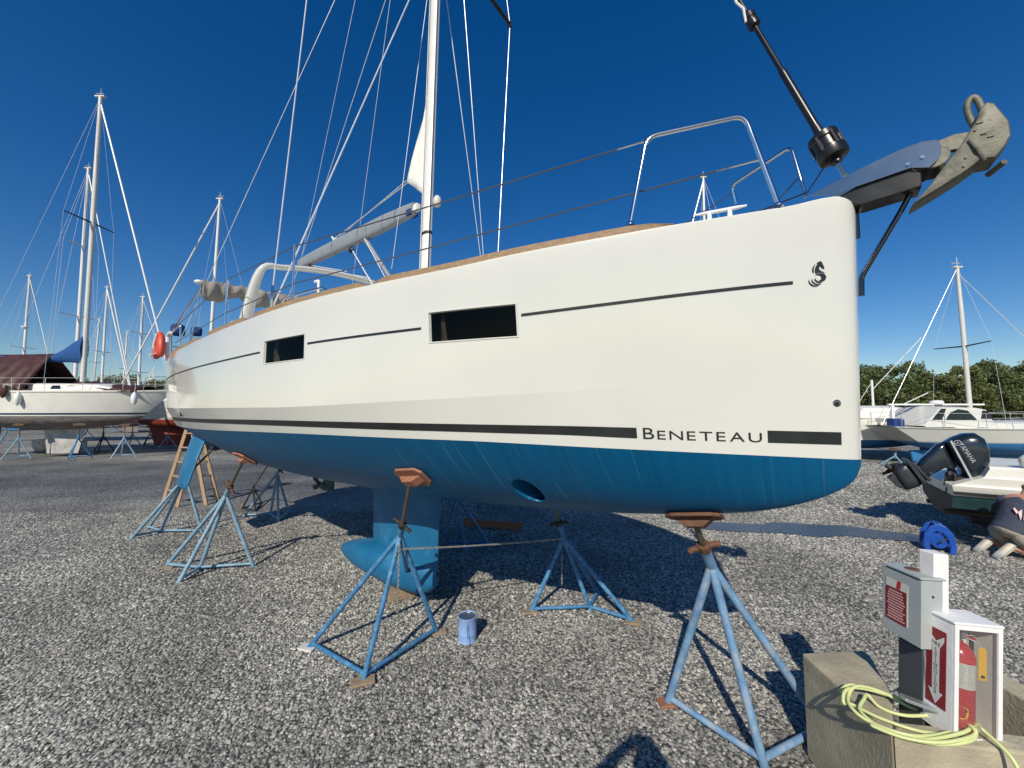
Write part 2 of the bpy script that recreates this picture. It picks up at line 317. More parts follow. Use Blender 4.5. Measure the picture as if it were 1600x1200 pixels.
# ---------------------------------------------------------------- ground
def flat(name, pts, z, mat, kind='structure', label=None):
    me=bpy.data.meshes.new(name); me.from_pydata([(x,y,z) for x,y in pts],[],[tuple(range(len(pts)))]); me.materials.append(mat)
    o=bpy.data.objects.new(name,me); col.objects.link(o); tag(o,label,None,None,kind); return o
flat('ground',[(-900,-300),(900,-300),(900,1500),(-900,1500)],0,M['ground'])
random.seed(4)
def blob(cx,cy,rx,ry,n=60,rough=.22,seed=1,rot=0):
    rnd=random.Random(seed); ph=[rnd.uniform(0,6.28) for _ in range(6)]; out=[]
    for i in range(n):
        a=2*math.pi*i/n; k=1+rough*sum(math.sin((j+2)*a+ph[j])/(j+1.2) for j in range(6))
        x,y=rx*k*math.cos(a),ry*k*math.sin(a); out.append((cx+x*math.cos(rot)-y*math.sin(rot),cy+x*math.sin(rot)+y*math.cos(rot)))
    return out
pa,pb=G(1120,822),G(1425,838)
flat('puddle',blob((pa.x+pb.x)/2,(pa.y+pb.y)/2,(pb-pa).length*.5,.52,rough=.34,seed=3,rot=math.atan2(pb.y-pa.y,pb.x-pa.x)),.0165,M['wet'],label='dark wet strip of shallow water across the gravel')
def gravel_layer(name, pts, density, smin, smax, seed):
    me=bpy.data.meshes.new(name); me.from_pydata([(x,y,.002) for x,y in pts],[],[tuple(range(len(pts)))])
    o=bpy.data.objects.new(name,me); col.objects.link(o); tag(o,None,None,None,'stuff')
    ng=bpy.data.node_groups.new(name,'GeometryNodeTree'); ng.interface.new_socket('Geometry',in_out='INPUT',socket_type='NodeSocketGeometry'); ng.interface.new_socket('Geometry',in_out='OUTPUT',socket_type='NodeSocketGeometry')
    N=ng.nodes; L=ng.links; gi=N.new('NodeGroupInput'); go=N.new('NodeGroupOutput')
    d=N.new('GeometryNodeDistributePointsOnFaces'); d.inputs['Density'].default_value=density; d.inputs['Seed'].default_value=seed
    ic=N.new('GeometryNodeMeshIcoSphere'); ic.inputs['Radius'].default_value=1; ic.inputs['Subdivisions'].default_value=1
    nz=N.new('ShaderNodeTexNoise'); nz.inputs['Scale'].default_value=1.3
    sub=N.new('ShaderNodeVectorMath'); sub.operation='SUBTRACT'; sub.inputs[1].default_value=(.5,.5,.5); L.new(nz.outputs['Color'],sub.inputs[0])
    scl=N.new('ShaderNodeVectorMath'); scl.operation='SCALE'; scl.inputs['Scale'].default_value=1.1; L.new(sub.outputs[0],scl.inputs[0])
    spz=N.new('GeometryNodeSetPosition'); L.new(ic.outputs['Mesh'],spz.inputs['Geometry']); L.new(scl.outputs[0],spz.inputs['Offset'])
    sm=N.new('GeometryNodeSetMaterial'); sm.inputs['Material'].default_value=M['stone']; L.new(spz.outputs[0],sm.inputs['Geometry'])
    ip=N.new('GeometryNodeInstanceOnPoints'); L.new(gi.outputs[0],d.inputs['Mesh']); L.new(d.outputs['Points'],ip.inputs['Points']); L.new(sm.outputs[0],ip.inputs['Instance'])
    rv=N.new('FunctionNodeRandomValue'); rv.data_type='FLOAT_VECTOR'; rv.inputs[0].default_value=(smin,smin,smin*.6); rv.inputs[1].default_value=(smax,smax*.85,smax*.5); rv.inputs['Seed'].default_value=seed+1
    rr=N.new('FunctionNodeRandomValue'); rr.data_type='FLOAT_VECTOR'; rr.inputs[0].default_value=(-.38,-.38,0); rr.inputs[1].default_value=(.38,.38,6.28); rr.inputs['Seed'].default_value=seed+2
    L.new(rv.outputs[0],ip.inputs['Scale']); L.new(rr.outputs[0],ip.inputs['Rotation']); L.new(ip.outputs[0],go.inputs[0])
    md=o.modifiers.new('scatter','NODES'); md.node_group=ng; return o
gravel_layer('gravel',[(-6.6,1.5),(3.9,1.5),(7.2,4.6),(-11,4.6)],1450,.008,.0205,3)
gravel_layer('gravel',[(-11,4.6),(7.2,4.6),(13.5,9.2),(-16,9.2)],700,.010,.026,8)
gravel_layer('gravel',[(-3.5,9.2),(13.5,9.2),(24,17.5),(-5,17.5)],230,.016,.038,13)
# ---------------------------------------------------------------- hull lines (boat frame: s aft of the stem, b to starboard, z up)
# ---- hull lines (boat local frame: s aft from the stem, b to starboard, z up from the ground) ----
def tab(xs, ys):
    xs=list(map(float,xs)); ys=list(map(float,ys)); n=len(xs)
    d=[(ys[i+1]-ys[i])/(xs[i+1]-xs[i]) for i in range(n-1)]
    m=[d[0]]
    for i in range(1,n-1):
        if d[i-1]*d[i]<=0: m.append(0.)
        else:
            w1=2*(xs[i+1]-xs[i])+(xs[i]-xs[i-1]); w2=(xs[i+1]-xs[i])+2*(xs[i]-xs[i-1])
            m.append((w1+w2)/(w1/d[i-1]+w2/d[i]))
    m.append(d[-1])
    def f(x):
        if x<=xs[0]: return ys[0]
        if x>=xs[-1]: return ys[-1]
        i=0
        while x>xs[i+1]: i+=1
        h=xs[i+1]-xs[i]; t=(x-xs[i])/h
        return ((1+2*t)*(1-t)**2*ys[i]+t*(1-t)**2*h*m[i]+t*t*(3-2*t)*ys[i+1]+t*t*(t-1)*h*m[i+1])
    return f
LB=9.97
SS=[0,.012,.05,.15,.3,.5,1,2,3,4,5,6,7,8,9,9.97]
bsF=tab(SS,[0,.062,.118,.195,.295,.42,.69,1.11,1.41,1.61,1.73,1.80,1.83,1.83,1.80,1.73])
bwF=tab(SS,[0,.03,.065,.125,.20,.30,.54,.96,1.28,1.49,1.61,1.67,1.68,1.66,1.61,1.52])
zsF=tab([0,.03,.085,.3,1,1.7,2.4,4,6,9.97],[3.575,3.612,3.632,3.59,3.523,3.475,3.432,3.408,3.365,3.345])
zcF=tab([0,1.5,2.6,4.4,7,9.97],[2.60,2.52,2.47,2.42,2.42,2.44])
kcF=tab([0,.8,2,4,7,9.97],[0,0,.035,.09,.11,.10])
zwF=tab([0,.6,1.2,2.4,3.5,8.1,9.97],[2.116,2.132,2.147,2.172,2.173,2.105,2.095])
zbF=tab([0,.03,.1,.227,.42,.66,1.23,2.07,3.8,5.5,7,8,9,9.97],[2.08,2.0,1.93,1.855,1.775,1.71,1.61,1.52,1.44,1.42,1.47,1.58,1.76,1.98])
nbF=tab([0,.5,2,4,6,8,9.97],[1.3,1.6,2.1,2.6,3.0,3.6,4.0])
def hull_b(s,z):
    zs,zw,zc=zsF(s),zwF(s),zcF(s); b1,b0=bsF(s),bwF(s)
    if z>=zw:
        t=(z-zw)/(zs-zw); lin=b0+(b1-b0)*min(t,1)
        tc=(zc-zw)/(zs-zw); k=kcF(s)
        bulge=k*(t/tc if t<tc else max(0,(1-t)/(1-tc))**1.0)
        return lin+bulge
    zb=zbF(s)
    if z<=zb: return 0.
    return b0*((z-zb)/(zw-zb))**(1/nbF(s))

TH=R(40.5); BX,BY=2.025,2.2; CT,ST=math.cos(TH),math.sin(TH)
def BW(s,b,z): return Vector((BX-CT*s-ST*b, BY+ST*s-CT*b, z))
def BL(p): X,Y=p[0]-BX,p[1]-BY; return Vector((-X*CT+Y*ST,-X*ST-Y*CT,p[2]))
def cl(px,py,b=0.0):
    r=ray(px,py); q=r.x/r.y; s=(BX-ST*b-q*(BY-CT*b))/(CT+q*ST); w=BW(s,b,0); return Vector((s,b,H+r.z*w.y/r.y))
def zhull(s,b):
    b=abs(b); zb,zw,bw=zbF(s),zwF(s),bwF(s); return zb+(zw-zb)*min(1,b/bw)**nbF(s)
boat=thing('sailboat','large white cruising sailboat with blue bottom paint propped on blue stands','sailboat',(BX,BY,0),math.pi-TH)
WIN=[(1.78,2.43,2.905,3.122),(3.81,4.53,2.865,3.087)]
s_list=[0,.006,.012,.022,.035,.05,.075,.1,.15,.2,.25,.3,.4,.5]+[.5+.1*i for i in range(1,95)]+[9.97]
for w in WIN: s_list+=[w[0],w[1]]
s_list+=[1.80+.02*i for i in range(20)]
s_list=sorted(set(round(x,4) for x in s_list if x<=9.97))
s_list=[x for i,x in enumerate(s_list) if i==0 or x-s_list[i-1]>.003]
def zrows(s):
    zs,zc,zw=zsF(s),zcF(s),zwF(s)
    return [zs,zs-.012,zs-.04,zs*.6+3.122*.4,3.122,3.087,3.0,2.905,2.865,2.75,zc+(2.75-zc)*.66,zc+(2.75-zc)*.33,zc,zc-(zc-zw)*.33,zc-(zc-zw)*.66,zw]
def shear(p):
    if p[0]<.6: p=Vector((p[0]+.030*(3.25-p[2])*(1-max(0,p[0])/.6),p[1],p[2]))
    return p
def off(s,z,e=.003):
    """point e outside the starboard topsides"""
    d=.01; b=hull_b(s,z); bs=(hull_b(min(s+d,LB),z)-hull_b(max(s-d,0),z))/(min(s+d,LB)-max(s-d,0)); bz=(hull_b(s,z+d)-hull_b(s,z-d))/(2*d)
    n=Vector((-bs,1,-bz)).normalized(); return shear(Vector((s,b,z))+n*e)
mb=MB()
ZR=zrows(0); NR=len(ZR)
def sheer_in(s,i):   # small round at the deck edge
    return (.014,.004,0)[i] if i<3 else 0.
for side in (1,-1):
    rows=[]
    for s in s_list:
        zz=zrows(s); rows.append([Vector((s,side*max(0,hull_b(s,z)-min(sheer_in(s,i),hull_b(s,z))),z)) for i,z in enumerate(zz)])
    base=len(mb.v); mb.v+=[tuple(p) for r in rows for p in r]
    for i in range(len(rows)-1):
        sm=(s_list[i]+s_list[i+1])/2
        for j in range(NR-1):
            zm=(ZR[j]+ZR[j+1])/2
            if side==1 and any(w[0]<sm<w[1] and w[2]<zrows(sm)[j]-.001 and zrows(sm)[j+1]>=w[2]-1e-6 and zrows(sm)[j]<=w[3]+1e-6 for w in WIN): continue
            mb.f.append(tuple(base+k for k in (i*NR+j,i*NR+j+1,(i+1)*NR+j+1,(i+1)*NR+j))); mb.m.append(0)
# transom
tr=[Vector((9.97,hull_b(9.97,z),z)) for z in zrows(9.97)]
tb=[Vector((9.97,bwF(9.97)*u,zhull(9.97,bwF(9.97)*u))) for u in [1-.1*i for i in range(1,11)]]
full=tr+tb; mb.add(full+[Vector((p.x,-p.y,p.z)) for p in full[-2::-1]],[tuple(range(2*len(full)-1))])
mb.v=[tuple(shear(Vector(v))) for v in mb.v]
hull=mb.build('hull',M['gel'],boat,smooth=24)
me_=hull.data; sa=me_.attributes.get('sharp_edge') or me_.attributes.new('sharp_edge','BOOLEAN','EDGE')
onch=[v.co.x>.95 and abs(v.co.z-zcF(v.co.x))<2e-4 and v.co.x<9.969 for v in me_.vertices]
for e_ in me_.edges:
    if onch[e_.vertices[0]] and onch[e_.vertices[1]]: sa.data[e_.index].value=True
# deck with low coachroof
mb=MB(); rows=[]
for s in s_list[2:]:
    b=bsF(s)-.02; zs=zsF(s)-.012; rows.append([Vector((s,b*u,zs+.05*(1-u*u)*min(1,s))) for u in (1,.8,.5,.2,0,-.2,-.5,-.8,-1)])
mb.grid(rows); rows=[]
for s in [2.6,2.75,3.0,4,5,6,6.6,6.7]:
    k=0 if s in(2.6,6.7) else 1; b=min(.95,bsF(s)*.56); z=zsF(s)+.03; rows.append([Vector((s,b*u,z+k*.17*(1-abs(u)**4))) for u in (1,.95,.8,.4,0,-.4,-.8,-.95,-1)])
mb.grid(rows); mb.build('deck',M['gel2'],boat)
# bottom
mb=MB()
TS,TZ,TRR=1.985,1.770,.108
for side in (1,-1):
    rows=[]
    for s in s_list:
        zb,zw,bw,n=zbF(s),zwF(s),bwF(s),nbF(s)
        us=[1,.97,.93,.90,.87,.84,.81,.78,.75,.72,.69,.66,.62,.58,.54,.49,.44,.34,.23,.12,0]
        rows.append([Vector((s,side*bw*u,zb+(zw-zb)*u**n)) for u in us])
    m_=len(us); base=len(mb.v); mb.v+=[tuple(p) for r in rows for p in r]
    for i in range(len(rows)-1):
        for j in range(m_-1):
            c=(rows[i][j]+rows[i+1][j+1])/2
            if ((c.x-TS)/(TRR*1.08))**2+((c.z-TZ)/(TRR*1.08))**2<1: continue
            mb.f.append(tuple(base+k for k in (i*m_+j,i*m_+j+1,(i+1)*m_+j+1,(i+1)*m_+j))); mb.m.append(0)
mb.v=[tuple(shear(Vector(v))) for v in mb.v]
hb=mb.build('hull_bottom',M['antifoul'],boat,smooth=40)
# thruster tunnel with a flush rim
def inv_b(s,z,side=1):
    zb,zw,bw=zbF(s),zwF(s),bwF(s); return bw*max(0,(z-zb)/(zw-zb))**(1/nbF(s))
mb=MB(); rows=[]; K=40
for rad,e in ((1.42,.0012),(1.05,.003),(.98,.002),(.95,-.012)):
    rows.append([Vector((TS+TRR*rad*math.cos(a),inv_b(TS+TRR*rad*math.cos(a),TZ+TRR*rad*math.sin(a))+e,TZ+TRR*rad*math.sin(a)-e*.8)) for a in [2*math.pi*i/K for i in range(K)]])
rows.append([Vector((TS+TRR*.92*math.cos(a),-.55,TZ+TRR*.92*math.sin(a))) for a in [2*math.pi*i/K for i in range(K)]])
mb.grid(rows,True); mb.build('thruster_tunnel',M['antifoul'],boat,smooth=50)
mb=MB(); mb.lathe([(.0,-.05),(.028,-.04),(.028,.04),(0,.05)],12,(TS,.28,TZ),(0,1,0),False)
for k in range(4):
    a=k*math.pi/2+.4; mb.bar((TS,.28,TZ),(TS+.075*math.cos(a),.285,TZ+.075*math.sin(a)),.03,.008)
mb.build('thruster_propeller',M['black'],boat)
# stripes, lettering, emblem on the starboard side
def strip(name,s0,s1,zlo,zhi,mat,step=.05,e=.003,side=1):
    mb=MB(); n=max(2,int((s1-s0)/step)); A=[];B=[]
    rows=[]
    for i in range(n+1):
        s=s0+(s1-s0)*i/n; p,q=off(s,zlo(s),e),off(s,zhi(s),e)
        if side<0: p.y*=-1; q.y*=-1
        rows.append([p,(p+q)/2 if False else off(s,(zlo(s)+zhi(s))/2,e) if side>0 else (p+q)/2,q])
    mb.grid(rows); return mb.build(name,mat,boat)
blo=tab([0,1.1,1.6,4,7,9.97],[2.199,2.218,2.232,2.242,2.222,2.195]); bhi=tab([0,.43,1.1,1.6,4,7,9.97],[2.270,2.277,2.285,2.292,2.297,2.275,2.262])
strip('waterline_stripe',.09,.437,blo,bhi,M['vinyl'],.02); strip('waterline_stripe',1.105,9.94,blo,bhi,M['vinyl'])
strip('waterline_stripe',.09,9.94,blo,bhi,M['vinyl'],side=-1)
fz=tab([.29,1.76,2.49,3.77,4.6,5.9,7.4,9.97],[3.137,3.044,3.013,2.998,2.986,2.973,2.975,2.968])
for a,b in ((.29,1.745),(2.50,3.765),(4.62,9.95)): strip('feature_stripe',a,b,lambda s:fz(s)-.0095,lambda s:fz(s)+.0095,M['vinyl'])
strip('feature_stripe',.29,9.95,lambda s:fz(s)-.0095,lambda s:fz(s)+.0095,M['vinyl'],side=-1)
def decal(name,polys,fn,mat,parent,e=.004):
    """flat shapes mapped onto the topsides; fn(u,v)->(s,z)"""
    mb=MB()
    for vs,fs in polys: mb.add([off(*fn(u,v),e) for u,v in vs],fs)
    return mb.build(name,mat,parent,smooth=0,norm=False)
S0,S1=1.071,.466
b1,f1=text_polys('B',1.0); e1,g1=text_polys('ENETEAU',.80,sx=1.0)
def ext(vs): xs=[v[0] for v in vs]; return min(xs),max(xs)
bx0,bx1=ext(b1); ex0,ex1=ext(e1); gap=.13
tot=(bx1-bx0)+gap+(ex1-ex0)*1.33
b1=[((x-bx0)/tot,y/.72) for x,y in b1]
lets=[]; cursor=(bx1-bx0)+gap
for ch in 'ENETEAU':
    cv,cf=text_polys(ch,.78); a,b=ext(cv); w=(b-a)*1.12
    lets.append(([((x-a)*1.12/1.0+cursor,y/.72) for x,y in cv],cf)); cursor+=w+.155
tot2=cursor-.155
lets=[([(x/tot2,y) for x,y in v],f) for v,f in lets]; b1=[(x*tot/tot2,y) for x,y in b1]
tz=lambda u: 2.216+(2.208-2.216)*u
decal('name_lettering',[(b1,f1)]+lets,lambda u,v:(S0+(S1-S0)*u,tz(u)+v*.074),M['vinyl'],boat)
def em(pts): return [(.213-(1265-(1200+x/10))*-1*.0028, 3.175+(430-(380+y/10))*.0037) for x,y in pts]
EMB=[[(742,478),(730,440),(733,395),(752,355),(785,328),(757,318),(785,300),(825,284),(845,305),(862,345),(880,385),(879,412),(858,404),(838,388),(812,362),(798,385),(800,415),(822,438),(862,455),(900,478),(850,466),(800,464)],
 [(688,440),(690,395),(705,365),(722,345),(745,330),(726,360),(716,395),(712,430),(716,470),(700,460)],
 [(722,505),(760,486),(815,478),(868,484),(900,508),(908,545),(892,580),(855,602),(815,602),(784,588),(815,578),(832,550),(822,518),(790,500),(755,500)],
 [(735,540),(742,572),(775,600),(815,612),(845,612),(815,628),(770,620),(738,600),(720,570)],
 [(682,555),(694,595),(730,628),(780,643),(830,640),(785,660),(732,650),(690,620),(670,585)],
 [(630,560),(645,610),(685,648),(740,668),(800,660),(750,680),(690,676),(645,645),(622,600)]]
mbp=[]
for poly in EMB: mbp.append((em(poly),[tuple(range(len(poly)))]))
decal('emblem',mbp,lambda u,v:(u,v),M['vinyl'],boat)
mb=MB(); c=off(.106,2.436,.0); n=(off(.106,2.436,.01)-c).normalized(); mb.lathe([(.0,.004),(.017,.004),(.021,.001)],20,c,n,False); o_=mb.build('skin_fitting',M['polish'],boat)
mb=MB(); mb.lathe([(.0,.0055),(.011,.0055),(.011,.003)],16,c+Vector((.002,0,-.004)),n,False); mb.build('opening',M['black'],o_)
c=off(7.95,2.335,0); n=(off(7.95,2.335,.01)-c).normalized(); mb=MB(); mb.bar(c+n*.004+Vector((.05,0,.03)),c+n*.004+Vector((-.05,0,-.03)),.02,.02); mb.build('drain_slot',M['black'],boat)
# hull windows: cut openings, recessed panes, curtains behind
for wi,(s0,s1,z0,z1) in enumerate(WIN):
    mb=MB(); rows=[]
    def loop(m,e,inn):
        out=[]
        q=[(s1+m,z0-m),(s1+m,z1+m),(s0-m,z1+m),(s0-m,z0-m)]
        for k in range(4):
            a,b=q[k],q[(k+1)%4]
            for i in range(6):
                t=i/6; s,z=a[0]+(b[0]-a[0])*t,a[1]+(b[1]-a[1])*t; p=off(s,z,e); p.y-=inn; out.append(p)
        return out
    rows=[loop(.012,.001,0),loop(.009,.005,0),loop(.002,.005,0),loop(-.003,0,.016)]
    mb.grid(rows,True); fr=mb.build('hull_window',M['gel'],boat,smooth=50)
    mb=MB(); rows=[]
    for i in range(5):
        s=s0-.01+(s1-s0+.02)*i/4; rows.append([off(s,z,-.0145) for z in (z0-.01,(z0+z1)/2,z1+.01)])
    mb.grid(rows); mb.build('pane',M['pane'],fr,norm=False)
    bm_=min(hull_b(s0,z0),hull_b(s1,z0)); mb=MB(); bi=bm_-.65
    A=[(s0-.1,0,z0-.12),(s1+.1,0,z0-.12),(s1+.1,0,z1+.1),(s0-.1,0,z1+.1)]
    vs=[Vector((a[0],hull_b(a[0],a[2])-.05,a[2])) for a in A]+[Vector((a[0],bi,a[2])) for a in A]
    mb.add(vs,[(4,5,6,7),(0,1,5,4),(1,2,6,5),(2,3,7,6),(3,0,4,7)]); mb.build('cabin_dark_box',M['indark'],fr)  # added dark box keeps sunlit hull insides out of the windows
    mb=MB(); rows=[]; hh=z1-z0
    prof=[(0,.10),(.18,.095),(.34,.045),(.40,.04),(.46,.045),(.7,.10),(1,.135)] if wi==1 else [(0,.05),(.3,.045),(.8,.05),(1,.075)]
    for f,wd in prof:
        z=z1+.01-(hh+.02)*f; a=s1-.025-(.07*f if wi==1 else 0)*.0; rows.append([Vector((a-wd*k/10-(.02 if wi==1 and f<.3 else 0), hull_b(a,z)-.085-.012*math.sin(k*2.4+f*4),z)) for k in range(11)])
    mb.grid(rows); mb.build('curtain',M['curtain'],fr,norm=False)
# teak toe rail
for side in (1,-1):
    for a,b in ((.84,2.945),(3.03,4.86),(5.02,6.35),(6.75,9.85)):
        if side<0: a,b=(.84 if a==.84 else a),b
        mb=MB(); rows=[]; n=int((b-a)/.12)+1
        for i in range(n+1):
            s=a+(b-a)*i/n; h=.042*min(1,(i+.15)/(1.6 if a==.84 else 1.),(n-i+.3)/1.); bb=bsF(s); z=zsF(s)
            rows.append([Vector((s,side*(bb+y),z+h*k)) for y,k in ((-.014,0),(-.004,.95),(-.02,1.05),(-.085,1.05),(-.09,0))])
        mb.grid(rows); mb.add(rows[0],[(0,1,2,3,4)]); mb.add(rows[-1],[(4,3,2,1,0)]); mb.build('toe_rail',M['teak'],boat)
# keel: fin and bulb
mb=MB()
def foil(c0,c1,t,z,n=14,b=0,sk=1):
    out=[]
    for i in range(n+1):
        u=(1-math.cos(math.pi*i/n))/2; y=t*5*(.2969*math.sqrt(u)-.126*u-.3516*u*u+.2843*u**3-.1036*u**4); out.append((c0+(c1-c0)*u,y))
    return [Vector((x,b+y,z)) for x,y in out]+[Vector((x,b-y,z)) for x,y in out[-2:0:-1]]
mb.grid([foil(3.80,5.34,.20,1.50),foil(3.80,5.31,.20,1.2),foil(3.815,5.28,.19,.95),foil(3.82,5.27,.19,.55),foil(3.84,5.27,.17,.44)],True)
fin=mb.build('keel',M['keelpaint'],boat,smooth=60)
mb=MB(); rows=[]
for s,w,h,zc in ((3.825,0.010,0.0400,0.4600),(3.860,0.055,0.1150,0.4150),(3.950,0.105,0.1625,0.3825),(4.100,0.155,0.1975,0.3625),(4.400,0.205,0.2200,0.3500),(4.800,0.245,0.2250,0.3500),(5.200,0.260,0.2075,0.3525),(5.500,0.240,0.1775,0.3425),(5.750,0.190,0.1350,0.3200),(5.950,0.130,0.0900,0.3000),(6.070,0.070,0.0475,0.2825),(6.110,0.010,0.0075,0.2775)):
    rows.append([Vector((s,w*math.copysign(abs(math.cos(a))**.8,math.cos(a)),zc+h*math.copysign(abs(math.sin(a))**.8,math.sin(a))*(1 if math.sin(a)<0 else .95))) for a in [2*math.pi*i/28 for i in range(28)]])
mb.grid(rows,True); mb.build('bulb',M['keelpaint'],fin,smooth=60)
# twin rudders, canted outwards
for side in (1,-1):
    mb=MB(); f=[]
    for k,(z,c0,c1,b,t) in enumerate(((1.95,8.70,9.80,1.28,.11),(1.7,8.68,9.74,1.36,.10),(1.4,8.64,9.62,1.45,.09),(1.14,8.60,9.5,1.52,.08),(1.05,8.64,9.42,1.545,.05),(1.03,8.72,9.36,1.55,.02))):
        f.append([Vector((p.x,side*p.y,p.z)) for p in foil(c0,c1,t,z,b=b)])
    mb.grid(f,True); mb.add(f[-1],[tuple(range(len(f[-1])))]); mb.build('rudder',M['keelpaint'],boat,smooth=60)
# saildrive leg and folded propeller
mb=MB(); mb.grid([foil(6.55,6.95,.09,z) for z in (1.5,1.3,1.12)],True); mb.lathe([(.0,-.22),(.05,-.16),(.075,0),(.07,.12),(.04,.2),(0,.2)],16,(6.78,0,1.1),(1,0,0),False)
sd=mb.build('saildrive',M['green'],boat)
mb=MB(); mb.tube([(7.0,0,1.1),(7.1,0,1.1)],.045,12)
for sg in (1,-1): mb.pillow([(7.05,.02),(7.16,.09),(7.30,.12),(7.36,.06),(7.2,.01)],lambda u,v,d,sg=sg:(u,d,1.1+sg*v),.012)
mb.build('propeller',M['darksteel'],sd)
# stem fittings
mb=MB(); p=[cl(1341,y) for y in (322,345,372)]; mb.tube([Vector((-.008,0,q.z)) for q in p],.013,10); mb.build('stem_plate',M['paintrefl'],boat)
SPP=[(1262,306),(1300,286),(1341,264),(1380,246),(1410,232),(1440,221),(1464,218),(1470,226),(1470,243),(1463,252),(1452,262),(1422,263),(1338,292),(1311,304)]
SP=[(v.x,v.z) for v in [cl(px,py,.085) for px,py in SPP]]
for side in (1,-1):
    mb=MB(); mb.prism(SP,lambda u,v,d,side=side:(u,side*d,v),.082,.088)
    if side>0: sprit=mb.build('bow_roller',M['polish'],boat,smooth=0,bevel=.002)
    else: mb.build('cheek_plate',M['polish'],sprit,smooth=0,bevel=.002)
CHN=[(v.x,v.z) for v in [cl(px,py,.072) for px,py in ((1290,318),(1338,291),(1422,262),(1440,268),(1441,290),(1348,319))]]
mb=MB(); mb.prism(CHN,lambda u,v,d:(u,d,v),-.070,.070); mb.build('roller_channel',M['bronze'],sprit,smooth=0,bevel=.006)
mb=MB(); mb.lathe([(.05,-.075),(.055,-.07),(.03,0),(.055,.07),(.05,.075)],20,(cl(1458,256).x,0,cl(1458,256).z),(0,1,0)); mb.build('roller_wheel',M['galv'],sprit)
for px_,py_ in ((1441,246),(1418,257)):
    v=cl(px_,py_,.088); mb=MB(); mb.cyl((v.x,.086,v.z),(v.x,.096,v.z),.0085,12); mb.build('bolt',M['steel'],sprit)
st=[Vector((-.262,.0,3.655)),Vector((-.19,0,3.50)),Vector((-.03,0,3.20)),Vector((-.014,0,3.165)),Vector((-.010,0,3.06))]
mb=MB(); mb.tube(fillet(st,.05),[.0135]*len(fillet(st,.05)),12); mb.build('bobstay_strut',M['paintrefl'],boat,smooth=60)
# pulpit hoops
def hoop(name,pts,r=.0145,mat='steel',rad=.07):
    mb=MB(); mb.tube(fillet(pts,rad),r,12); return mb.build(name,M[mat],boat,smooth=60)
P1=[cl(985,350,.68),cl(1011,214,.64),cl(1163,180,.36),cl(1216,320,.30)]
pul=hoop('pulpit',P1)
P2=[cl(1150,318,-.52),cl(1143,290,-.50),cl(1236,229,-.30),cl(1259,308,-.26)]
hoop('pulpit',P2,.013,rad=.05)
for q in (P1[0],P1[3]):
    mb=MB(); mb.lathe([(.028,-.012),(.028,0),(.018,.012)],14,q,(0,0,1)); mb.build('base_plate',M['steel'],pul)
# cleat
mb=MB(); a,b=cl(1087,336,.36),cl(1167,321,.36); mb.tube([a,a.lerp(b,.2)-Vector((0,0,.002)),b.lerp(a,.2)-Vector((0,0,.002)),b],[.006,.0115,.0115,.006],10)
for t in (.28,.68):
    q=a.lerp(b,t); mb.tube([q-Vector((0,0,.055)),q],[.016,.011],10)
mb.build('mooring_cleat',M['white'],boat)
# forestay with furler
base=cl(1313,262); top=Vector((base.x+.335*11,0,base.z+11)); dv=(top-base).normalized()
def along(px,py):
    best=None
    for k in range(2000):
        t=k*.005; q=base+dv*t; w=BW(*q); r=ray(px,py); e=abs(w.z-(H+r.z*w.y/r.y))
        if best is None or e<best[0]: best=(e,t)
    return best[1]
t1,t2,t3,t4=along(1303,250),along(1292,208),along(1240,112),along(1198,33)
fs=MB(); fs.tube([base-dv*.06,base+dv*.02],.014,8); fs.tube([base+dv*.0,base+dv*(t1+.02)],.010,8)
fo=fs.build('forestay',M['polish'],boat)
dl=(t2-t1)
mb=MB(); mb.lathe([(.03,-.02),(.03,.0),(.074,.012),(.078,.02),(.078,dl*.36),(.070,dl*.40),(.070,dl*.66),(.078,dl*.70),(.076,dl*.86),(.05,dl*.93),(.026,dl*.97),(.024,dl*1.25)],28,base+dv*t1,dv)
drum=mb.build('furling_drum',M['black'],fo,smooth=30)
mb=MB()
for k in range(6):
    a=k*math.pi/3; q=dv.rotation_difference(Vector((0,0,1))).inverted(); mb.bar(base+dv*(t1+dl*.3)+q@Vector((.074*math.cos(a),.074*math.sin(a),0)),base+dv*(t1+dl*.76)+q@Vector((.074*math.cos(a),.074*math.sin(a),0)),.022,.012)
mb.build('drum_cage',M['black'],drum)
mb=MB(); mb.tube([base+dv*t2,base+dv*(t3-.02),base+dv*t3,base+dv*(t3+.03),base+dv*t4],[.022,.022,.022,.0155,.0155],14); mb.build('torque_tube',M['black'],fo,smooth=60)
mb=MB(); mb.lathe([(.02,-.06),(.036,-.055),(.038,-.02),(.032,-.015),(.032,.01),(.038,.015),(.038,.055),(.03,.06),(.017,.09)],18,base+dv*t4,dv); mb.build('furling_swivel',M['black'],fo)
mb=MB(); mb.tube([base+dv*(t4+.08),top],.012,10); mb.build('foil',M['black'],fo)
q=base+dv*(t4+.03)+Vector((.02,.04,0)); mb=MB(); mb.tube([q+Vector((0,0,-.05)),q+Vector((.01,.01,.05)),q+Vector((.05,.0,.13)),q+Vector((.3,0,1.2))],.008,8); mb.build('halyard',M['rope'],fo)
mb=MB(); mb.tube([base+dv*t1+Vector((.03,.03,0)),cl(1262,300,.05),Vector((.6,.25,3.60))],.0045,6); mb.build('furling_line',M['black'],boat)
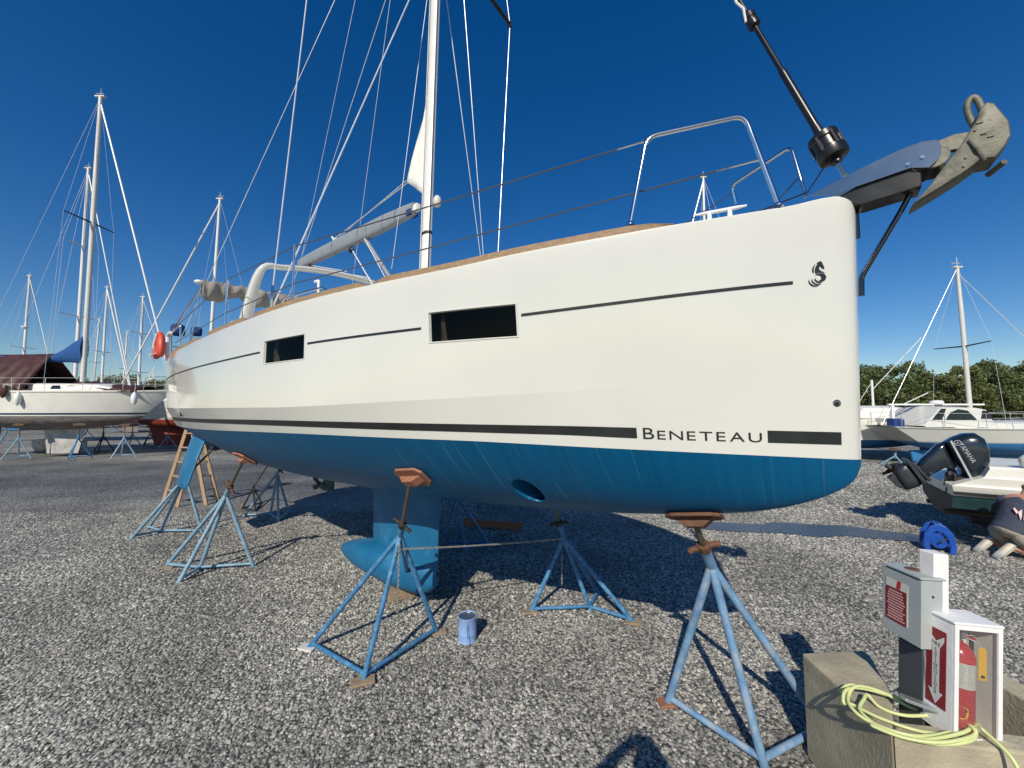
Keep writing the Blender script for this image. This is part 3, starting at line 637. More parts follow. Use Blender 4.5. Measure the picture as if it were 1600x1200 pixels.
# mast leaning slightly to port
MS=4.17; m0=Vector((MS,0,3.40)); m1=Vector((MS+.10,-.42,17.0))
def mp(z): return m0.lerp(m1,(z-3.40)/13.6)
mb=MB(); rows=[]
for z in (3.40,5,8,12,17):
    c=mp(z); rows.append([c+Vector((.085*math.cos(a),.052*math.sin(a),0)) for a in [2*math.pi*i/24 for i in range(24)]])
mb.grid(rows,True); mast=mb.build('mast',M['alu'],boat,smooth=60)
mb=MB(); c=mp(4.72); mb.lathe([(.088,-.02),(.088,.02)],24,c); 
o_=mb.build('mast_collar',M['darksteel'],mast); o_.scale=(1,.63,1); o_.location=(0,c.y*.37,0)
mb=MB()
for k,(dx,r) in enumerate(((.105,.006),(.115,.005),(.125,.006),(.098,.005))): mb.tube([mp(3.42)+Vector((dx,.02-.02*k,0)),mp(9)+Vector((dx,.02-.02*k,0))],r,6)
mb.build('halyards',M['rope'],mast)
mb=MB(); mb.tube([mp(3.42)+Vector((-.09,.03,0)),mp(9)+Vector((-.09,.03,0))],.006,6); mb.build('halyards',M['rubber'],mast)
c=mp(5.15)+Vector((-.13,-.05,0)); mb=MB(); mb.sphere(c,.055,14,8,(1,1,1.5)); mb.box(c+Vector((.05,0,-.03)),(.06,.03,.04)); mb.build('steaming_light',M['greymast'],mast)
c=mp(3.75)+Vector((-.10,.05,0)); mb=MB()
for k in range(5): mb.tube(catmull([c+Vector((-.01*k,.01*k,.22)),c+Vector((-.04,.03-.01*k,.02)),c+Vector((-.01,.02,-.28)),c+Vector((.02,-.02,.0)),c+Vector((-.01*k,.01*k,.22))],5),.007,6)
mb.build('coiled_halyard',M['rope'],mast)
# furled sail clew showing behind the mast
mb=MB(); e0=mp(6.75)+Vector((.1,0,0)); e1=mp(5.30)+Vector((.09,0,0)); cw=cl(636,284,.0); rows=[]
for i in range(13):
    t=i/12; a=e0.lerp(e1,t); b=e0.lerp(cw,t); rows.append([a.lerp(b,k/6)+Vector((0,.012*math.sin(k*1.7+t*5),0)) for k in range(7)])
mb.grid(rows); o_=mb.build('furled_mainsail',M['sail'],boat,smooth=80,norm=False); so=o_.modifiers.new('thick','SOLIDIFY'); so.thickness=.012
# boom
g0=cl(648,326); g1=cl(469,413)
dirb=(g1-g0).normalized(); mb=MB(); rows=[]
upb=Vector((0,0,1)); sb=dirb.cross(upb).normalized(); ub=sb.cross(dirb)
L_=(g1-g0).length
for t,h,w in ((.0,.085,.055),(.05,.10,.06),(.2,.125,.07),(.5,.128,.07),(.8,.12,.068),(.97,.105,.06),(1,.10,.055)):
    c=g0+dirb*L_*t; rows.append([c+sb*w*math.copysign(abs(math.cos(a))**.7,math.cos(a))+ub*h*math.copysign(abs(math.sin(a))**.8,math.sin(a)) for a in [2*math.pi*i/20 for i in range(20)]])
mb.grid(rows,True); mb.add(rows[0],[tuple(range(20))]); mb.add(rows[-1],[tuple(range(20))]); boom=mb.build('boom',M['boom'],boat,smooth=50)
mb=MB(); mb.box(g0-dirb*.04,(.09,.06,.09)); mb.build('gooseneck',M['alu'],boom)
mb=MB(); mb.box(g0+dirb*.06-ub*.05,(.10,.13,.07)); mb.build('gooseneck_pad',M['navy'],boom)
for t in (.30,.37,.60):
    c=g0+dirb*L_*t; mb=MB(); mb.tube([c+sb*.074*math.cos(a)+ub*.135*math.sin(a) for a in [2*math.pi*i/20 for i in range(21)]],.004,5); mb.build('sail_tie',M['dkgrey'],boom)
c=g0+dirb*L_*.62+ub*.14; mb=MB(); mb.bar(c,c+Vector((0,0,.10))+dirb*.1,.02,.02); mb.tube([c,c-dirb*.1],.03,8); mb.build('outhaul_block',M['white'],boom)
mb=MB()
for k in (-.02,.02): mb.tube([c+sb*k,cw+Vector((0,k,0))],.006,6)
mb.build('outhaul_line',M['rope'],boom)
vk0=g0+dirb*L_*.33-ub*.13; vk1=Vector((MS+.12,-.02,3.55))
mb=MB(); mb.tube([vk0,vk1],[.035,.026],12); mb.build('boom_vang',M['boom'],boom)
mb=MB()
for k in (-.05,.06,.10): mb.tube([vk0+dirb*k+sb*k,vk1+Vector((.02-k*2,.02,-.08))],.006,6)
c2=g0+dirb*L_*.45-ub*.16; mb.tube([c2,vk1+Vector((.4,.0,-.1))],.009,6); mb.build('vang_tackle',M['rope'],boom)
for q_ in (c2+Vector((0,0,-.03)),g0+dirb*L_*.86-ub*.13,g0+dirb*L_*.98-ub*.13):
    mb=MB(); mb.sphere(q_,.05,12,8,(1.3,.7,1)); mb.build('mainsheet_block',M['black'],boom)
ar=[cl(380,505,1.42),cl(392,470,1.40),cl(420,421,1.34),cl(433,413,1.22)]
# cockpit arch
mb=MB(); zt=ar[2].z; A=[Vector((6.22,1.46,3.32)),Vector((6.18,1.44,3.55)),Vector((5.92,1.36,4.24)),Vector((5.90,1.10,4.36)),Vector((5.88,.55,4.455)),Vector((5.87,0,4.48)),Vector((5.88,-.55,4.455)),Vector((5.90,-1.10,4.36)),Vector((5.92,-1.36,4.24)),Vector((6.18,-1.44,3.55)),Vector((6.22,-1.46,3.32))]
C=catmull(A,6); rows=[]
for i,c in enumerate(C):
    t=i/(len(C)-1); w=.075; T=(C[min(i+1,len(C)-1)]-C[max(i-1,0)]).normalized(); X=Vector((1,0,0)); X=(X-T*X.dot(T)).normalized(); Y=T.cross(X)
    rows.append([c+X*w*math.copysign(abs(math.cos(a))**.6,math.cos(a))+Y*(.030+.075*max(0,1-min(t,1-t)/.26))*math.copysign(abs(math.sin(a))**.6,math.sin(a)) for a in [2*math.pi*k/16 for k in range(16)]])
mb.grid(rows,True); arch=mb.build('cockpit_arch',M['gel'],boat,smooth=45)
mb=MB(); mb.tube([Vector((5.9,.2,4.56)),g0+dirb*L_*.86-ub*.13],.007,6); mb.tube([Vector((5.9,-.2,4.56)),g0+dirb*L_*.9-ub*.13],.007,6); mb.build('mainsheet',M['rope'],arch)
# rigging
CS=Vector((4.62,1.62,3.40)); CP=Vector((4.5,-1.66,3.40)); TS_=Vector((4.40,1.30,9.35)); TP=Vector((4.36,-1.93,9.35))
rig=[('cap_shroud',CS,TS_,.0068),('cap_shroud',CP,TP,.0068),('cap_shroud',TS_,mp(16),.006),('cap_shroud',TP,mp(16),.006),('lower_shroud',CS,mp(9.2),.0085),('lower_shroud',CP,mp(9.2),.006),('diagonal_shroud',CP+Vector((0,.06,0)),mp(12.4),.006),
 ('backstay',Vector((9.93,1.66,3.35)),mp(12.2),.006),('backstay',Vector((9.93,-1.66,3.35)),mp(16.6),.006),('topping_lift',g1,mp(16.6),.004),('running_line',cl(612,420,.1),mp(9.0)+Vector((.1,.0,0)),.004),('running_line',Vector((9.6,.1,3.5)),mp(11.0),.0055)]
for n_,a,b,r in rig:
    mb=MB(); mb.tube([a,b],r,6); mb.build(n_,M['wire'],boat)
for a,b in ((mp(9.35),TS_),(mp(9.35),TP)):
    mb=MB(); mb.tube([a,b],[.045,.028],10); mb.tube([b-Vector((0,0,.05)),b+Vector((0,0,.05))],.03,8); mb.build('spreader',M['darksteel'],mast)
for q,d in ((CS,(TS_-CS).normalized()),):
    mb=MB(); mb.tube([q,q+d*.10,q+d*.12,q+d*.3,q+d*.31],[.010,.010,.015,.015,.008],8); mb.build('turnbuckle',M['steel'],boat)
q=TP; 
# stanchions and lifelines
SX=[]
for px,yt,yb in ((460,385,468),(355,437,508)):
    s_=None; r=None
    best=min((abs(BW(s,bsF(s)-.10,3.4).x/BW(s,bsF(s)-.10,3.4).y-ray(px,yb).x/ray(px,yb).y),s) for s in [2+.01*i for i in range(700)])[1]
    b=bsF(best)-.10; t=cl(px,yt,b); SX.append(t); mb=MB(); mb.tube([Vector((t.x,b,zsF(best)-.02)),t+Vector((0,0,.015))],.0125,10); mb.lathe([(.03,0),(.028,.02),(.016,.05)],12,(t.x,b,zsF(best))); mb.build('stanchion',M['steel'],boat)
UL=[P1[1]+Vector((.02,0,-.02)),SX[0],SX[1],Vector((9.2,1.70,3.92))]
mb=MB()
for a,b in zip(UL,UL[1:]): mb.tube(sag(a,b,.004,4),.0055,6)
mb.build('lifeline',M['dwire'],boat)
lo=[P1[3].lerp(P1[2],.5)+Vector((0,0,0)),Vector((SX[0].x,SX[0].y,zsF(SX[0].x)+.26)),Vector((SX[1].x,SX[1].y,zsF(SX[1].x)+.26)),Vector((9.3,1.70,3.62))]
mb=MB()
for a,b in zip(lo,lo[1:]): mb.tube(sag(a,b,.004,4),.0055,6)
mb.build('lifeline',M['dwire'],boat)
mb=MB()
for a,b in ((P2[0].lerp(P2[1],.6),Vector((3.9,-1.5,3.62))),(P2[2].lerp(P2[3],.6),Vector((.9,-.62,3.60)))): mb.tube([a,b],.0045,6)
mb.build('lifeline',M['dwire'],boat)
for a,b in ((UL[0],UL[0].lerp(UL[1],.05)),(lo[0],lo[0].lerp(lo[1],.06))):
    mb=MB(); mb.tube([a,a.lerp(b,.2),b],[.010,.0065,.006],8); mb.build('lifeline_tensioner',M['steel'],boat)
# stern: bimini, its poles, pushpit, wheel covers, helm
bz=4.66
NB=72; mb=MB(); P=[Vector((8.95,1.42-2.84*i/NB,bz+.05*(1-(2*i/NB-1)**2))) for i in range(NB+1)]; rows=[]
rnd=random.Random(5); wv=[rnd.uniform(-1,1) for _ in range(200)]
for i,p in enumerate(P):
    k=1-.25*(i/NB); r_=[]
    for j in range(14):
        a=2*math.pi*j/14; q=1+.10*math.sin(i*.55+2*a)+.14*math.sin(i*1.25+a*1.0+wv[i//6])+.10*wv[(i*3+j*7)%200]; drop=.07*max(0,-math.sin(a))*(1+math.sin(i*.33))
        r_.append(p+Vector((.15*math.cos(a)*k*q,0,.125*math.sin(a)*k*q-drop)))
    rows.append(r_)
mb.grid(rows,True); mb.add(rows[0],[tuple(range(14))]); mb.add(rows[-1],[tuple(range(14))]); bim=mb.build('folded_bimini',M['canvas'],boat,smooth=70); 0
for i in (48,62):
    mb=MB(); mb.tube([P[i]+Vector((.145*math.cos(a)*.85,0,.13*math.sin(a)*.85)) for a in [2*math.pi*j/14 for j in range(15)]],.012,6); mb.build('strap',M['white'],bim)
mb=MB(); mb.sphere(P[0]+Vector((0,.05,.07)),.06,12,8,(1.2,1.2,.7)); mb.build('end_cap',M['white'],bim)
for a,b in ((P[0]+Vector((0,.02,-.03)),Vector((9.93,1.72,3.78))),(P[0]+Vector((0,.02,-.03)),Vector((9.0,1.56,3.36))),(P[-1],Vector((9.93,-1.72,3.78))),(P[-1],Vector((9.0,-1.56,3.36)))):
    mb=MB(); mb.tube([a,b],.016,10); mb.build('bimini_frame',M['steel'],bim)
for side in (1,-1):
    mb=MB(); mb.tube(fillet([Vector((8.9,side*1.68,3.32)),Vector((8.9,side*1.70,3.90)),Vector((9.88,side*1.68,3.88)),Vector((9.92,side*1.64,3.30))],.06),.0145,10); mb.tube(fillet([Vector((9.9,side*1.66,3.62)),Vector((9.95,side*1.1,3.62)),Vector((9.95,side*.9,3.3))],.06),.0125,10); mb.build('pushpit',M['steel'],boat,smooth=60)
    mb=MB(); mb.tube(fillet([Vector((9.86,side*1.72,3.30)),Vector((9.90,side*1.73,3.82)),Vector((9.72,side*1.72,3.86))],.05),.030,10); mb.build('stern_ladder_post',M['white'],boat)
for side,b_ in ((1,.62),(-1,-.62)):
    mb=MB(); c=cl(278,516,1.05) if side>0 else cl(307,518,.1); mb.pillow([(.16*math.copysign(abs(math.cos(a))**.5,math.cos(a)),.165*math.copysign(abs(math.sin(a))**.5,math.sin(a))) for a in [2*math.pi*j/24 for j in range(24)]],lambda u,v,d,c=c:c+Vector((d,u,v)),.09,2.5); mb.build('wheel_cover',M['navy'],boat,smooth=60)
    mb=MB(); mb.grid([[Vector((8.45+x*k,(1.0 if side>0 else -.1)+y*k,z)) for x,y in ((-.14,-.12),(.14,-.12),(.14,.12),(-.14,.12))] for z,k in ((3.0,1.1),(3.6,.9),(4.0,.6))],True); mb.build('helm_pedestal',M['gel'],boat)
mb=MB(); a=cl(498,443,.8); 
mb.tube(fillet([Vector((a.x,.8,3.42)),Vector((a.x,.8,a.z+.04)),Vector((a.x+.12,.8,a.z+.05))],.02),.018,8); mb.build('winch_handle',M['white'],boat)
mb=MB(); mb.tube(fillet([cl(440,473,1.25),cl(445,466,1.25),cl(503,449,1.15),cl(512,455,1.15)],.03),.012,8); mb.build('grab_rail',M['steel'],boat)
# ---------------------------------------------------------------- jack stands
def hull_normal(s,b):
    e=.02; p=Vector((s,b,zhull(s,b))); ps=Vector((s+e,b,zhull(s+e,b))); pb=Vector((s,b+e,zhull(s,b+e)))
    n=(ps-p).cross(pb-p).normalized()
    return -n if n.z>0 else n
WROT=Matrix.Rotation(math.pi-TH,3,'Z')
def stand(label, apex, feet, pad=None, mat='blue', hz=.30, braces=None, r=.024, group='boat stands under the large white sailboat', padmat='ply', padsize=(.34,.24), handle=True, top=None, hmat='rust'):
    """tripod stand: legs from a collar, braces near the feet, a threaded rod with a winged nut and a plywood pad"""
    apex=Vector(apex); feet=[Vector(f) for f in feet]; c=sum(feet,Vector())/len(feet); c.z=0
    t=thing('boat_stand',label,'boat stand',c,0,group); L=lambda p:Vector(p)-c
    if pad: pw=BW(pad[0],pad[1],zhull(*pad)); n=WROT@hull_normal(*pad); tip=pw+n*.055
    else: tip=Vector(top)
    d=(tip-apex).normalized()
    for f in feet:
        mb=MB(); u=(apex-f).normalized(); mb.tube([L(f),L(apex-d*.03+(f-apex).normalized()*.02)],r,10)
        mb.build('leg',M[mat],t,smooth=60)
    n_=len(feet)
    for i,j in (braces if braces is not None else [(k,(k+1)%n_) for k in range(n_)]):
        a=feet[i].lerp(apex,.05); b=feet[j].lerp(apex,.05); mb=MB(); mb.tube([L(a),L(b)],r*.8,8); mb.build('brace',M[mat],t,smooth=60)
    mb=MB(); a=apex-d*.10; b=apex+d*hz; mb.tube([L(a),L(b)],r*1.25,14); mb.build('collar',M[mat],t,smooth=60)
    mb=MB(); mb.tube([L(apex+d*hz*.5),L(tip)],r*.72,10); rod=mb.build('threaded_rod',M['screw'],t,smooth=60)
    if handle:
        mb=MB(); q=apex+d*(hz+.025); mb.tube([L(q-d*.025),L(q+d*.03)],r*1.6,8)
        x=d.cross(Vector((.3,1,0))).normalized(); 
        for sg in (1,-1): mb.tube([L(q),L(q+x*sg*.085),L(q+x*sg*.105-d*.012)],[r*.8,r*.7,r*.85],8)
        mb.build('wing_nut',M[hmat],t)
    if pad:
        x=(WROT@Vector((1,0,0))); x=(x-n*x.dot(n)).normalized(); y=n.cross(x); q=pw+n*.018
        Mx=Matrix((x,y,n)).transposed(); mb=MB(); w,h=padsize; k=.05
        oc=[(-w/2+k,-h/2),(w/2-k,-h/2),(w/2,-h/2+k),(w/2,h/2-k),(w/2-k,h/2),(-w/2+k,h/2),(-w/2,h/2-k),(-w/2,-h/2+k)]
        mb.prism(oc,lambda u,v,e:L(q+x*u+y*v+n*e),-.012,.012); pd=mb.build('pad',M[padmat],t,smooth=0,bevel=.004)
        mb=MB(); mb.prism([(-.13,0),(.13,0),(.06,.06),(-.06,.06)],lambda u,v,e:L(q+x*u+n*(.012+v)+y*e),-.04,.04); mb.build('pad_bracket',M[padmat],pd,smooth=0,bevel=.004)
    return t
A_ap=Dp(626,834,3.93)
stA=stand('bright blue four-footed boat stand in front of the keel bulb, orange pad on the hull',A_ap,[G(481,1014),G(567,1066),G(683,990),G(640,918)],(2.98,.955),'blue',.14,[(0,1),(1,2)],.025,hmat='darksteel')
B_ap=Dp(1110,880,2.95)
stB=stand('tall worn blue boat stand under the bow next to the concrete barrier',B_ap,[G(1043,1100),G(1196,1204),G(1296,1148)],(.93,.06),'wblue',.17,[(0,1),(1,2)],.030,padmat='rust',padsize=(.36,.22))
C_ap=Dp(354,772,5.95)
stC=stand('pale blue boat stand with a red winged nut under the aft starboard hull',C_ap,[G(258,887),G(279,911),G(311,892),G(396,886)],(6.50,1.27),'lblue',.20,[(0,2),(2,3),(1,2)],.028,padsize=(.40,.28))
D_ap=Dp(291,744,7.55)
stD=stand('grey-blue boat stand with a black winged nut before the wooden ladder',D_ap,[G(204,843),G(230,827),G(249,833),G(316,833)],(8.35,1.22),'lblue',.18,[(0,2),(1,2),(2,3)],.026,hmat='darksteel',padmat='darksteel',padsize=(.22,.16))
E_ap=Dp(434,738,8.8)
stE=stand('half-shaded boat stand under the stern, behind the pale blue stand with red nut',E_ap,[G(380,808),G(422,806),G(435,815),G(452,802)],(8.9,-.35),'lblue',.12,[(0,1),(1,2),(2,3)],.026,hmat='darksteel')
Fp=G(395,787); stF=stand('thin dark boat stand just left of the half-shaded stern stand',Vector((Fp.x,Fp.y,.42)),[G(378,796),G(399,800),G(409,786)],(8.2,.35),'darksteel',.1,None,.02,hmat='darksteel')
G_ap=Dp(880,838,4.78)
gl=BL(G_ap); stG=stand('blue boat stand half in shadow behind the hull, right of the paint can',G_ap,[G(829,957),G(923,953),G(991,974),G(936,929)],(gl.x+.05,max(gl.y+.35,-.85)),'blue',.16,[(0,1),(1,2),(1,3)],.026,hmat='darksteel')
H_ap=Dp(712,770,7.0); hl=BL(H_ap)
stH=stand('fully shaded dark boat stand behind the keel beside a plank',H_ap,[G(690,852),G(728,862),G(765,852)],(hl.x,-1.25),'blue',.16,None,.024,hmat='darksteel')
def board(c,w,h,rz,mat,label,t=.022):
    mb=MB(); mb.box((0,0,t/2),(w,h,t),Matrix.Rotation(rz,3,'Z')); hit('foot_board',mb,M[mat],None,label,'board',(c.x,c.y,.008),'boards under the feet of the stands',smooth=0,bevel=.004)
board(G(567,1068),.20,.11,.35,'board','small weathered board under the front foot of the bright blue stand')
board(G(481,1015),.17,.10,-.3,'label','pale board under the left foot of the bright blue stand')
board(G(685,990),.17,.10,.2,'board','small board under the right foot of the bright blue stand, near the can')
board(G(1043,1102),.15,.10,.1,'ply','reddish board under the left foot of the tall worn stand')
board(G(829,958),.16,.10,.1,'board','board under the left foot of the half-shaded stand right of the can')
board(G(990,975),.17,.10,-.3,'board','board under the right foot of the half-shaded stand right of the can')
board(G(260,888),.2,.1,.3,'board','board under the left foot of the stand with the red winged nut')
mb=MB(); q=G(770,826); mb.box((0,0,.10),(1.25,.10,.14),Matrix.Rotation(-.28,3,'Z')); hit('timber_plank',mb,M['ply'],None,'reddish timber plank lying in the shadow behind the keel','plank',(q.x,q.y,0),smooth=0,bevel=.006)
# keel block
q=BW(4.55,.02,0); mb=MB(); mb.box((0,0,.062),(.34,.30,.122),Matrix.Rotation(.5,3,'Z')); hit('keel_block',mb,M['board'],None,'wooden block under the front of the keel bulb','block',(q.x,q.y,.004),smooth=0,bevel=.008)
# chains
def chain(name,pts,label,link=.030,wr=.0042):
    P=[Vector(p) for p in pts]; d=[0]
    for a,b in zip(P,P[1:]): d.append(d[-1]+(b-a).length)
    n=int(d[-1]/(link*.78)); mb=MB(); c=P[0].copy()
    def at(x):
        i=0
        while i<len(d)-2 and x>d[i+1]: i+=1
        t=(x-d[i])/max(1e-6,d[i+1]-d[i]); return P[i].lerp(P[i+1],t),(P[i+1]-P[i]).normalized()
    for k in range(n):
        p,T=at((k+.5)*d[-1]/n); u=T.cross(Vector((.3,.9,.2))).normalized(); w=T.cross(u)
        if k%2: u,w=w,u
        lp=[p+T*(link*.5*math.cos(a))+u*(link*.27*math.sin(a))-c for a in [2*math.pi*i/10 for i in range(11)]]
        mb.tube(lp,wr,5,False)
    return hit(name,mb,M['chain'],None,label,'chain',c,norm=False)
ca=Dp(629,858,3.90); cg=G_ap-Vector((0,0,.03))
chain('chain',sag(ca,cg,.012,8),'taut steel chain running from the bright blue stand to the half-shaded stand')
chain('chain',[Dp(624,850,3.86),Dp(621,960,3.86)],'short chain hanging straight down from the bright blue stand')
chain('chain',[Dp(878,868,4.75),Dp(878,915,4.75)],'chain end hanging from the half-shaded stand right of the can')
# paint can
q=G(730,1000); t=thing('paint_can','blue dripped paint can standing on the gravel','paint can',(q.x,q.y,.004))
mb=MB(); mb.lathe([(.0,0),(.096,0),(.0985,.004),(.096,.010),(.095,.07),(.0965,.075),(.0965,.08),(.095,.085),(.095,.232),(.0985,.238),(.0985,.246),(.092,.247),(.088,.238)],40,(0,0,0),(0,0,1),False); mb.build('can_body',M['can'],t,smooth=40)
mb=MB(); mb.lathe([(.0885,.2385),(.075,.236),(.073,.232),(.0,.231)],40,(0,0,0),(0,0,1),False); mb.build('lid',M['tin'],t)
mb=MB(); mb.tube([Vector((.0985*math.cos(a),.0985*math.sin(a)*1.0,.20-.10*math.sin(math.pi*i/14))) for i,a in enumerate([math.pi*(.0+1.0*k/14) for k in range(15)])],.0022,6); mb.build('handle',M['steel'],t)
# wooden stepladder
L0,L1,R0,R1=G(254,787),G(277,792),G(322,789),G(341,784)
q=(L0+L1+R0+R1)/4; t=thing('stepladder','wooden stepladder standing open behind the stern rudder','ladder',(q.x,q.y,0)); tp=Dp(303,655,9.9); o0=Vector((.20,.05,0))
for a,dx in ((L0,-.10),(L1,.12),(R0,-.10),(R1,.10)):
    mb=MB(); mb.bar(a-q,tp+Vector((dx,0,0))-q,.085,.035,(0,1,0)); mb.build('rail',M['ladder'],t,smooth=0,bevel=.004)
for k in range(1,6):
    f=k/6
    mb=MB(); mb.bar(L0.lerp(tp+Vector((-.1,0,0)),f)-q,L1.lerp(tp+Vector((.12,0,0)),f)-q,.09,.028); mb.build('step',M['ladder'],t,smooth=0,bevel=.003)
    mb=MB(); mb.bar(R0.lerp(tp+Vector((-.1,0,0)),f)-q,R1.lerp(tp+Vector((.10,0,0)),f)-q,.035,.025); mb.build('spreader_rung',M['ladder'],t,smooth=0)
mb=MB(); mb.box(tp-q,(.36,.3,.04)); mb.build('top_step',M['ladder'],t,smooth=0,bevel=.004)
# lifebuoy on the pushpit
q=Dp(248,549,7.05); t=thing('lifebuoy','orange horseshoe lifebuoy hanging from the stern rail','lifebuoy',q)
mb=MB(); rows=[]
for i in range(25):
    a=-.5+(math.pi+1.0)*i/24; c=Vector((0,.21*math.cos(a),.02+.20*math.sin(a)))
    if i in(0,24): pass
    T=Vector((0,-math.sin(a),math.cos(a))); N_=Vector((0,math.cos(a),math.sin(a))); k=.72 if i in(0,24) else 1
    rows.append([c+N_*.10*k*math.cos(b)+Vector((1,0,0))*.062*k*math.sin(b) for b in [2*math.pi*j/14 for j in range(14)]])
mb.grid(rows,True); mb.add(rows[0],[tuple(range(14))]); mb.add(rows[-1],[tuple(range(14))]); bo=mb.build('float',M['orange'],t,smooth=70); bo.rotation_euler=(0,0,R(50)); bo.scale=(1,1.0,1.15)
mb=MB(); mb.tube(catmull([(.08,-.12,.30),(.07,-.16,.05),(.09,-.10,-.05),(.05,-.2,-.1),(.08,-.13,-.22)],5),.012,6); mb.tube(catmull([(.07,-.25,0),(.1,-.12,.03),(.07,0,-.02)],5),.011,6); bo2=mb.build('line',M['rope'],t); bo2.location=(0,-.03,0)
q2=catmull([(.03,-.1,-.30),(.0,-.1,-.40),(-.05,-.1,-.47),(-.03,-.1,-.53),(.02,-.1,-.50),(.03,-.1,-.42)],5); mb=MB(); mb.tube(q2,.010,6); mb.build('loop',M['rope'],t)
# ---------------------------------------------------------------- anchor on the bow roller
t=thing('anchor','weathered galvanised plough anchor on the bow roller','anchor',BW(-.40,0,3.76),math.pi-TH); AO=Vector((-.40,0,3.76))
def AP(px,py): v=cl(px,py,0.0)-AO; return v
mb=MB()
tip=AP(1426,327); heel=AP(1560,262); up=AP(1577,215); crown=AP(1535,172)
def plough(side):
    k=[AP(1426,327),AP(1480,262),AP(1508,222),AP(1536,176),AP(1572,205),AP(1576,232),AP(1545,268),AP(1490,300)]
    o=[.004,.055,.085,.06,.075,.11,.12,.07]
    return [Vector((p.x,side*y,p.z)) for p,y in zip(k,o)]
ridge=[AP(1426,327),AP(1486,268),AP(1518,228),AP(1545,185),AP(1568,212),AP(1566,236),AP(1540,262),AP(1488,292)]
outl=[(p.x,p.z) for p in [AP(*q_) for q_ in ((1421,330),(1446,302),(1470,270),(1496,237),(1503,226),(1519,200),(1527,180),(1537,170),(1548,172),(1571,200),(1574,222),(1566,238),(1550,257),(1527,261),(1500,281),(1464,304))]]
mb.pillow(outl,lambda u,v,d:(u,d,v),.080,6,11,.34); fl=mb.build('fluke',M['galv'],t,smooth=35)
# raised rib and cast plate on the fluke
mb=MB(); a,b=AP(1508,232),AP(1532,262); mb.tube([(a.x,.082,a.z),((a.x+b.x)/2,.092,(a.z+b.z)/2),(b.x,.074,b.z)],.008,8); mb.build('rib',M['galv'],fl)
mb=MB()
for px,py,w,h in ((1524,205,.022,.008),(1530,222,.018,.006),(1517,217,.010,.006),(1503,258,.007,.012),(1500,271,.007,.012),(1541,226,.02,.006)):
    p=AP(px,py); mb.box((p.x,.083,p.z),(w,.006,h))
mb.build('cast_lettering',M['galv'],fl)
mb=MB(); a,b=AP(1513,222),AP(1385,262); c=AP(1470,222); mb.prism([(q.x,q.z) for q in (AP(1509,236),AP(1514,208),AP(1490,212),AP(1440,232),AP(1330,280),AP(1330,290),AP(1440,250),AP(1490,236))],lambda u,v,d:(u,d,v),-.016,.016); mb.build('shank',M['galv'],t,smooth=0,bevel=.004)
sp=[AP(1524,200),AP(1515,184),AP(1511,165),AP(1518,153),AP(1527,156),AP(1535,172)]
mb=MB(); mb.tube(catmull([Vector((p.x,-.0,p.z)) for p in sp],5),[.0145]*26,10); mb.build('roll_bar',M['galv'],t,smooth=60)
mb=MB(); p=AP(1558,262); mb.tube([(p.x+.02,-.05,p.z-.005),(p.x-.02,.02,p.z+.012)],.014,10); mb.build('pin',M['galv'],t)
# ---------------------------------------------------------------- concrete barrier, power post, extinguisher
zt=.69
def T_(px,py,z=zt): return G(px,py,z)
p0=T_(1253,1020); p1=T_(1395,1150)
t=thing('concrete_barrier','stained U-shaped cast concrete barrier around the power post','concrete barrier',(2.5,2.35,0)); c0=Vector((2.5,2.35,0))
def wall(poly,z0,z1,name='wall'):
    mb=MB(); mb.prism([(p[0]-c0.x,p[1]-c0.y) for p in poly],lambda u,v,d:(u,v,d),z0,z1); return mb.build(name,M['concrete'],t,smooth=0,bevel=.012)
wall([(p0.x,p0.y),(p1.x,p1.y),(p1.x+.10,p1.y+.10),(2.28,2.42),(2.50,p0.y-.03),(2.50,p0.y+.03)],0,zt)
wall([(p1.x+.004,p1.y),(3.20,1.93),(3.20,2.07),(p1.x+.112,p1.y+.10)],0,zt-.003)
wall([(3.04,2.078),(3.20,2.078),(3.20,2.62),(3.04,2.62)],0,zt-.006)
# white post
px0=2.447; mb=MB(); mb.box((0,0,.79),(.086,.085,1.58)); hit('white_post',mb,M['white'],None,'square white painted timber post in the concrete barrier','post',(px0+.043-.165,2.285,.003),smooth=0,bevel=.006).rotation_euler=(0,.075,0)
# electric box
bx=thing('meter_box','grey metal electric box with a dark red notice on its door','electric box',(2.275,2.22,1.075)); bx.rotation_euler=(0,.075,0)
W_,D_,H_=.112,.215,.375
mb=MB(); mb.box((W_/2,D_/2,H_/2),(W_,D_,H_)); mb.build('cabinet',M['boxgrey'],bx,smooth=0,bevel=.004)
mb=MB(); mb.box((-.007,D_/2,H_/2-.004),(.014,D_+.012,H_-.010)); dr=mb.build('door',M['boxgrey'],bx,smooth=0,bevel=.004)
mb=MB(); mb.box((W_/2-.006,D_/2,H_+.006),(W_+.03,D_+.016,.012)); mb.build('lid',M['boxgrey'],bx,smooth=0,bevel=.003)
mb=MB(); mb.lathe([(.0,0),(.036,0),(.030,.006),(0,.008)],12,(.065,.12,H_+.0125),(0,0,1),False); mb.build('rust_patch',M['rust'],bx)
mb=MB(); mb.cyl((.055,-.004,H_-.09),(.055,.002,H_-.09),.006,10); mb.build('screw_hole',M['ink'],bx)
def plane_x(x,y0,z0): return lambda u,v,d:(x-d,y0-u,z0+v)   # seen from -x, reading left to right towards -y
f=plane_x(-.0145,D_-.02,.075)
mb=MB(); mb.prism([(.0,.0),(.12,.0),(.12,.185),(0,.185)],f,0,.0025); ns=mb.build('notice',M['redsign'],dr,smooth=0)
mb=MB(); rnd=random.Random(2)
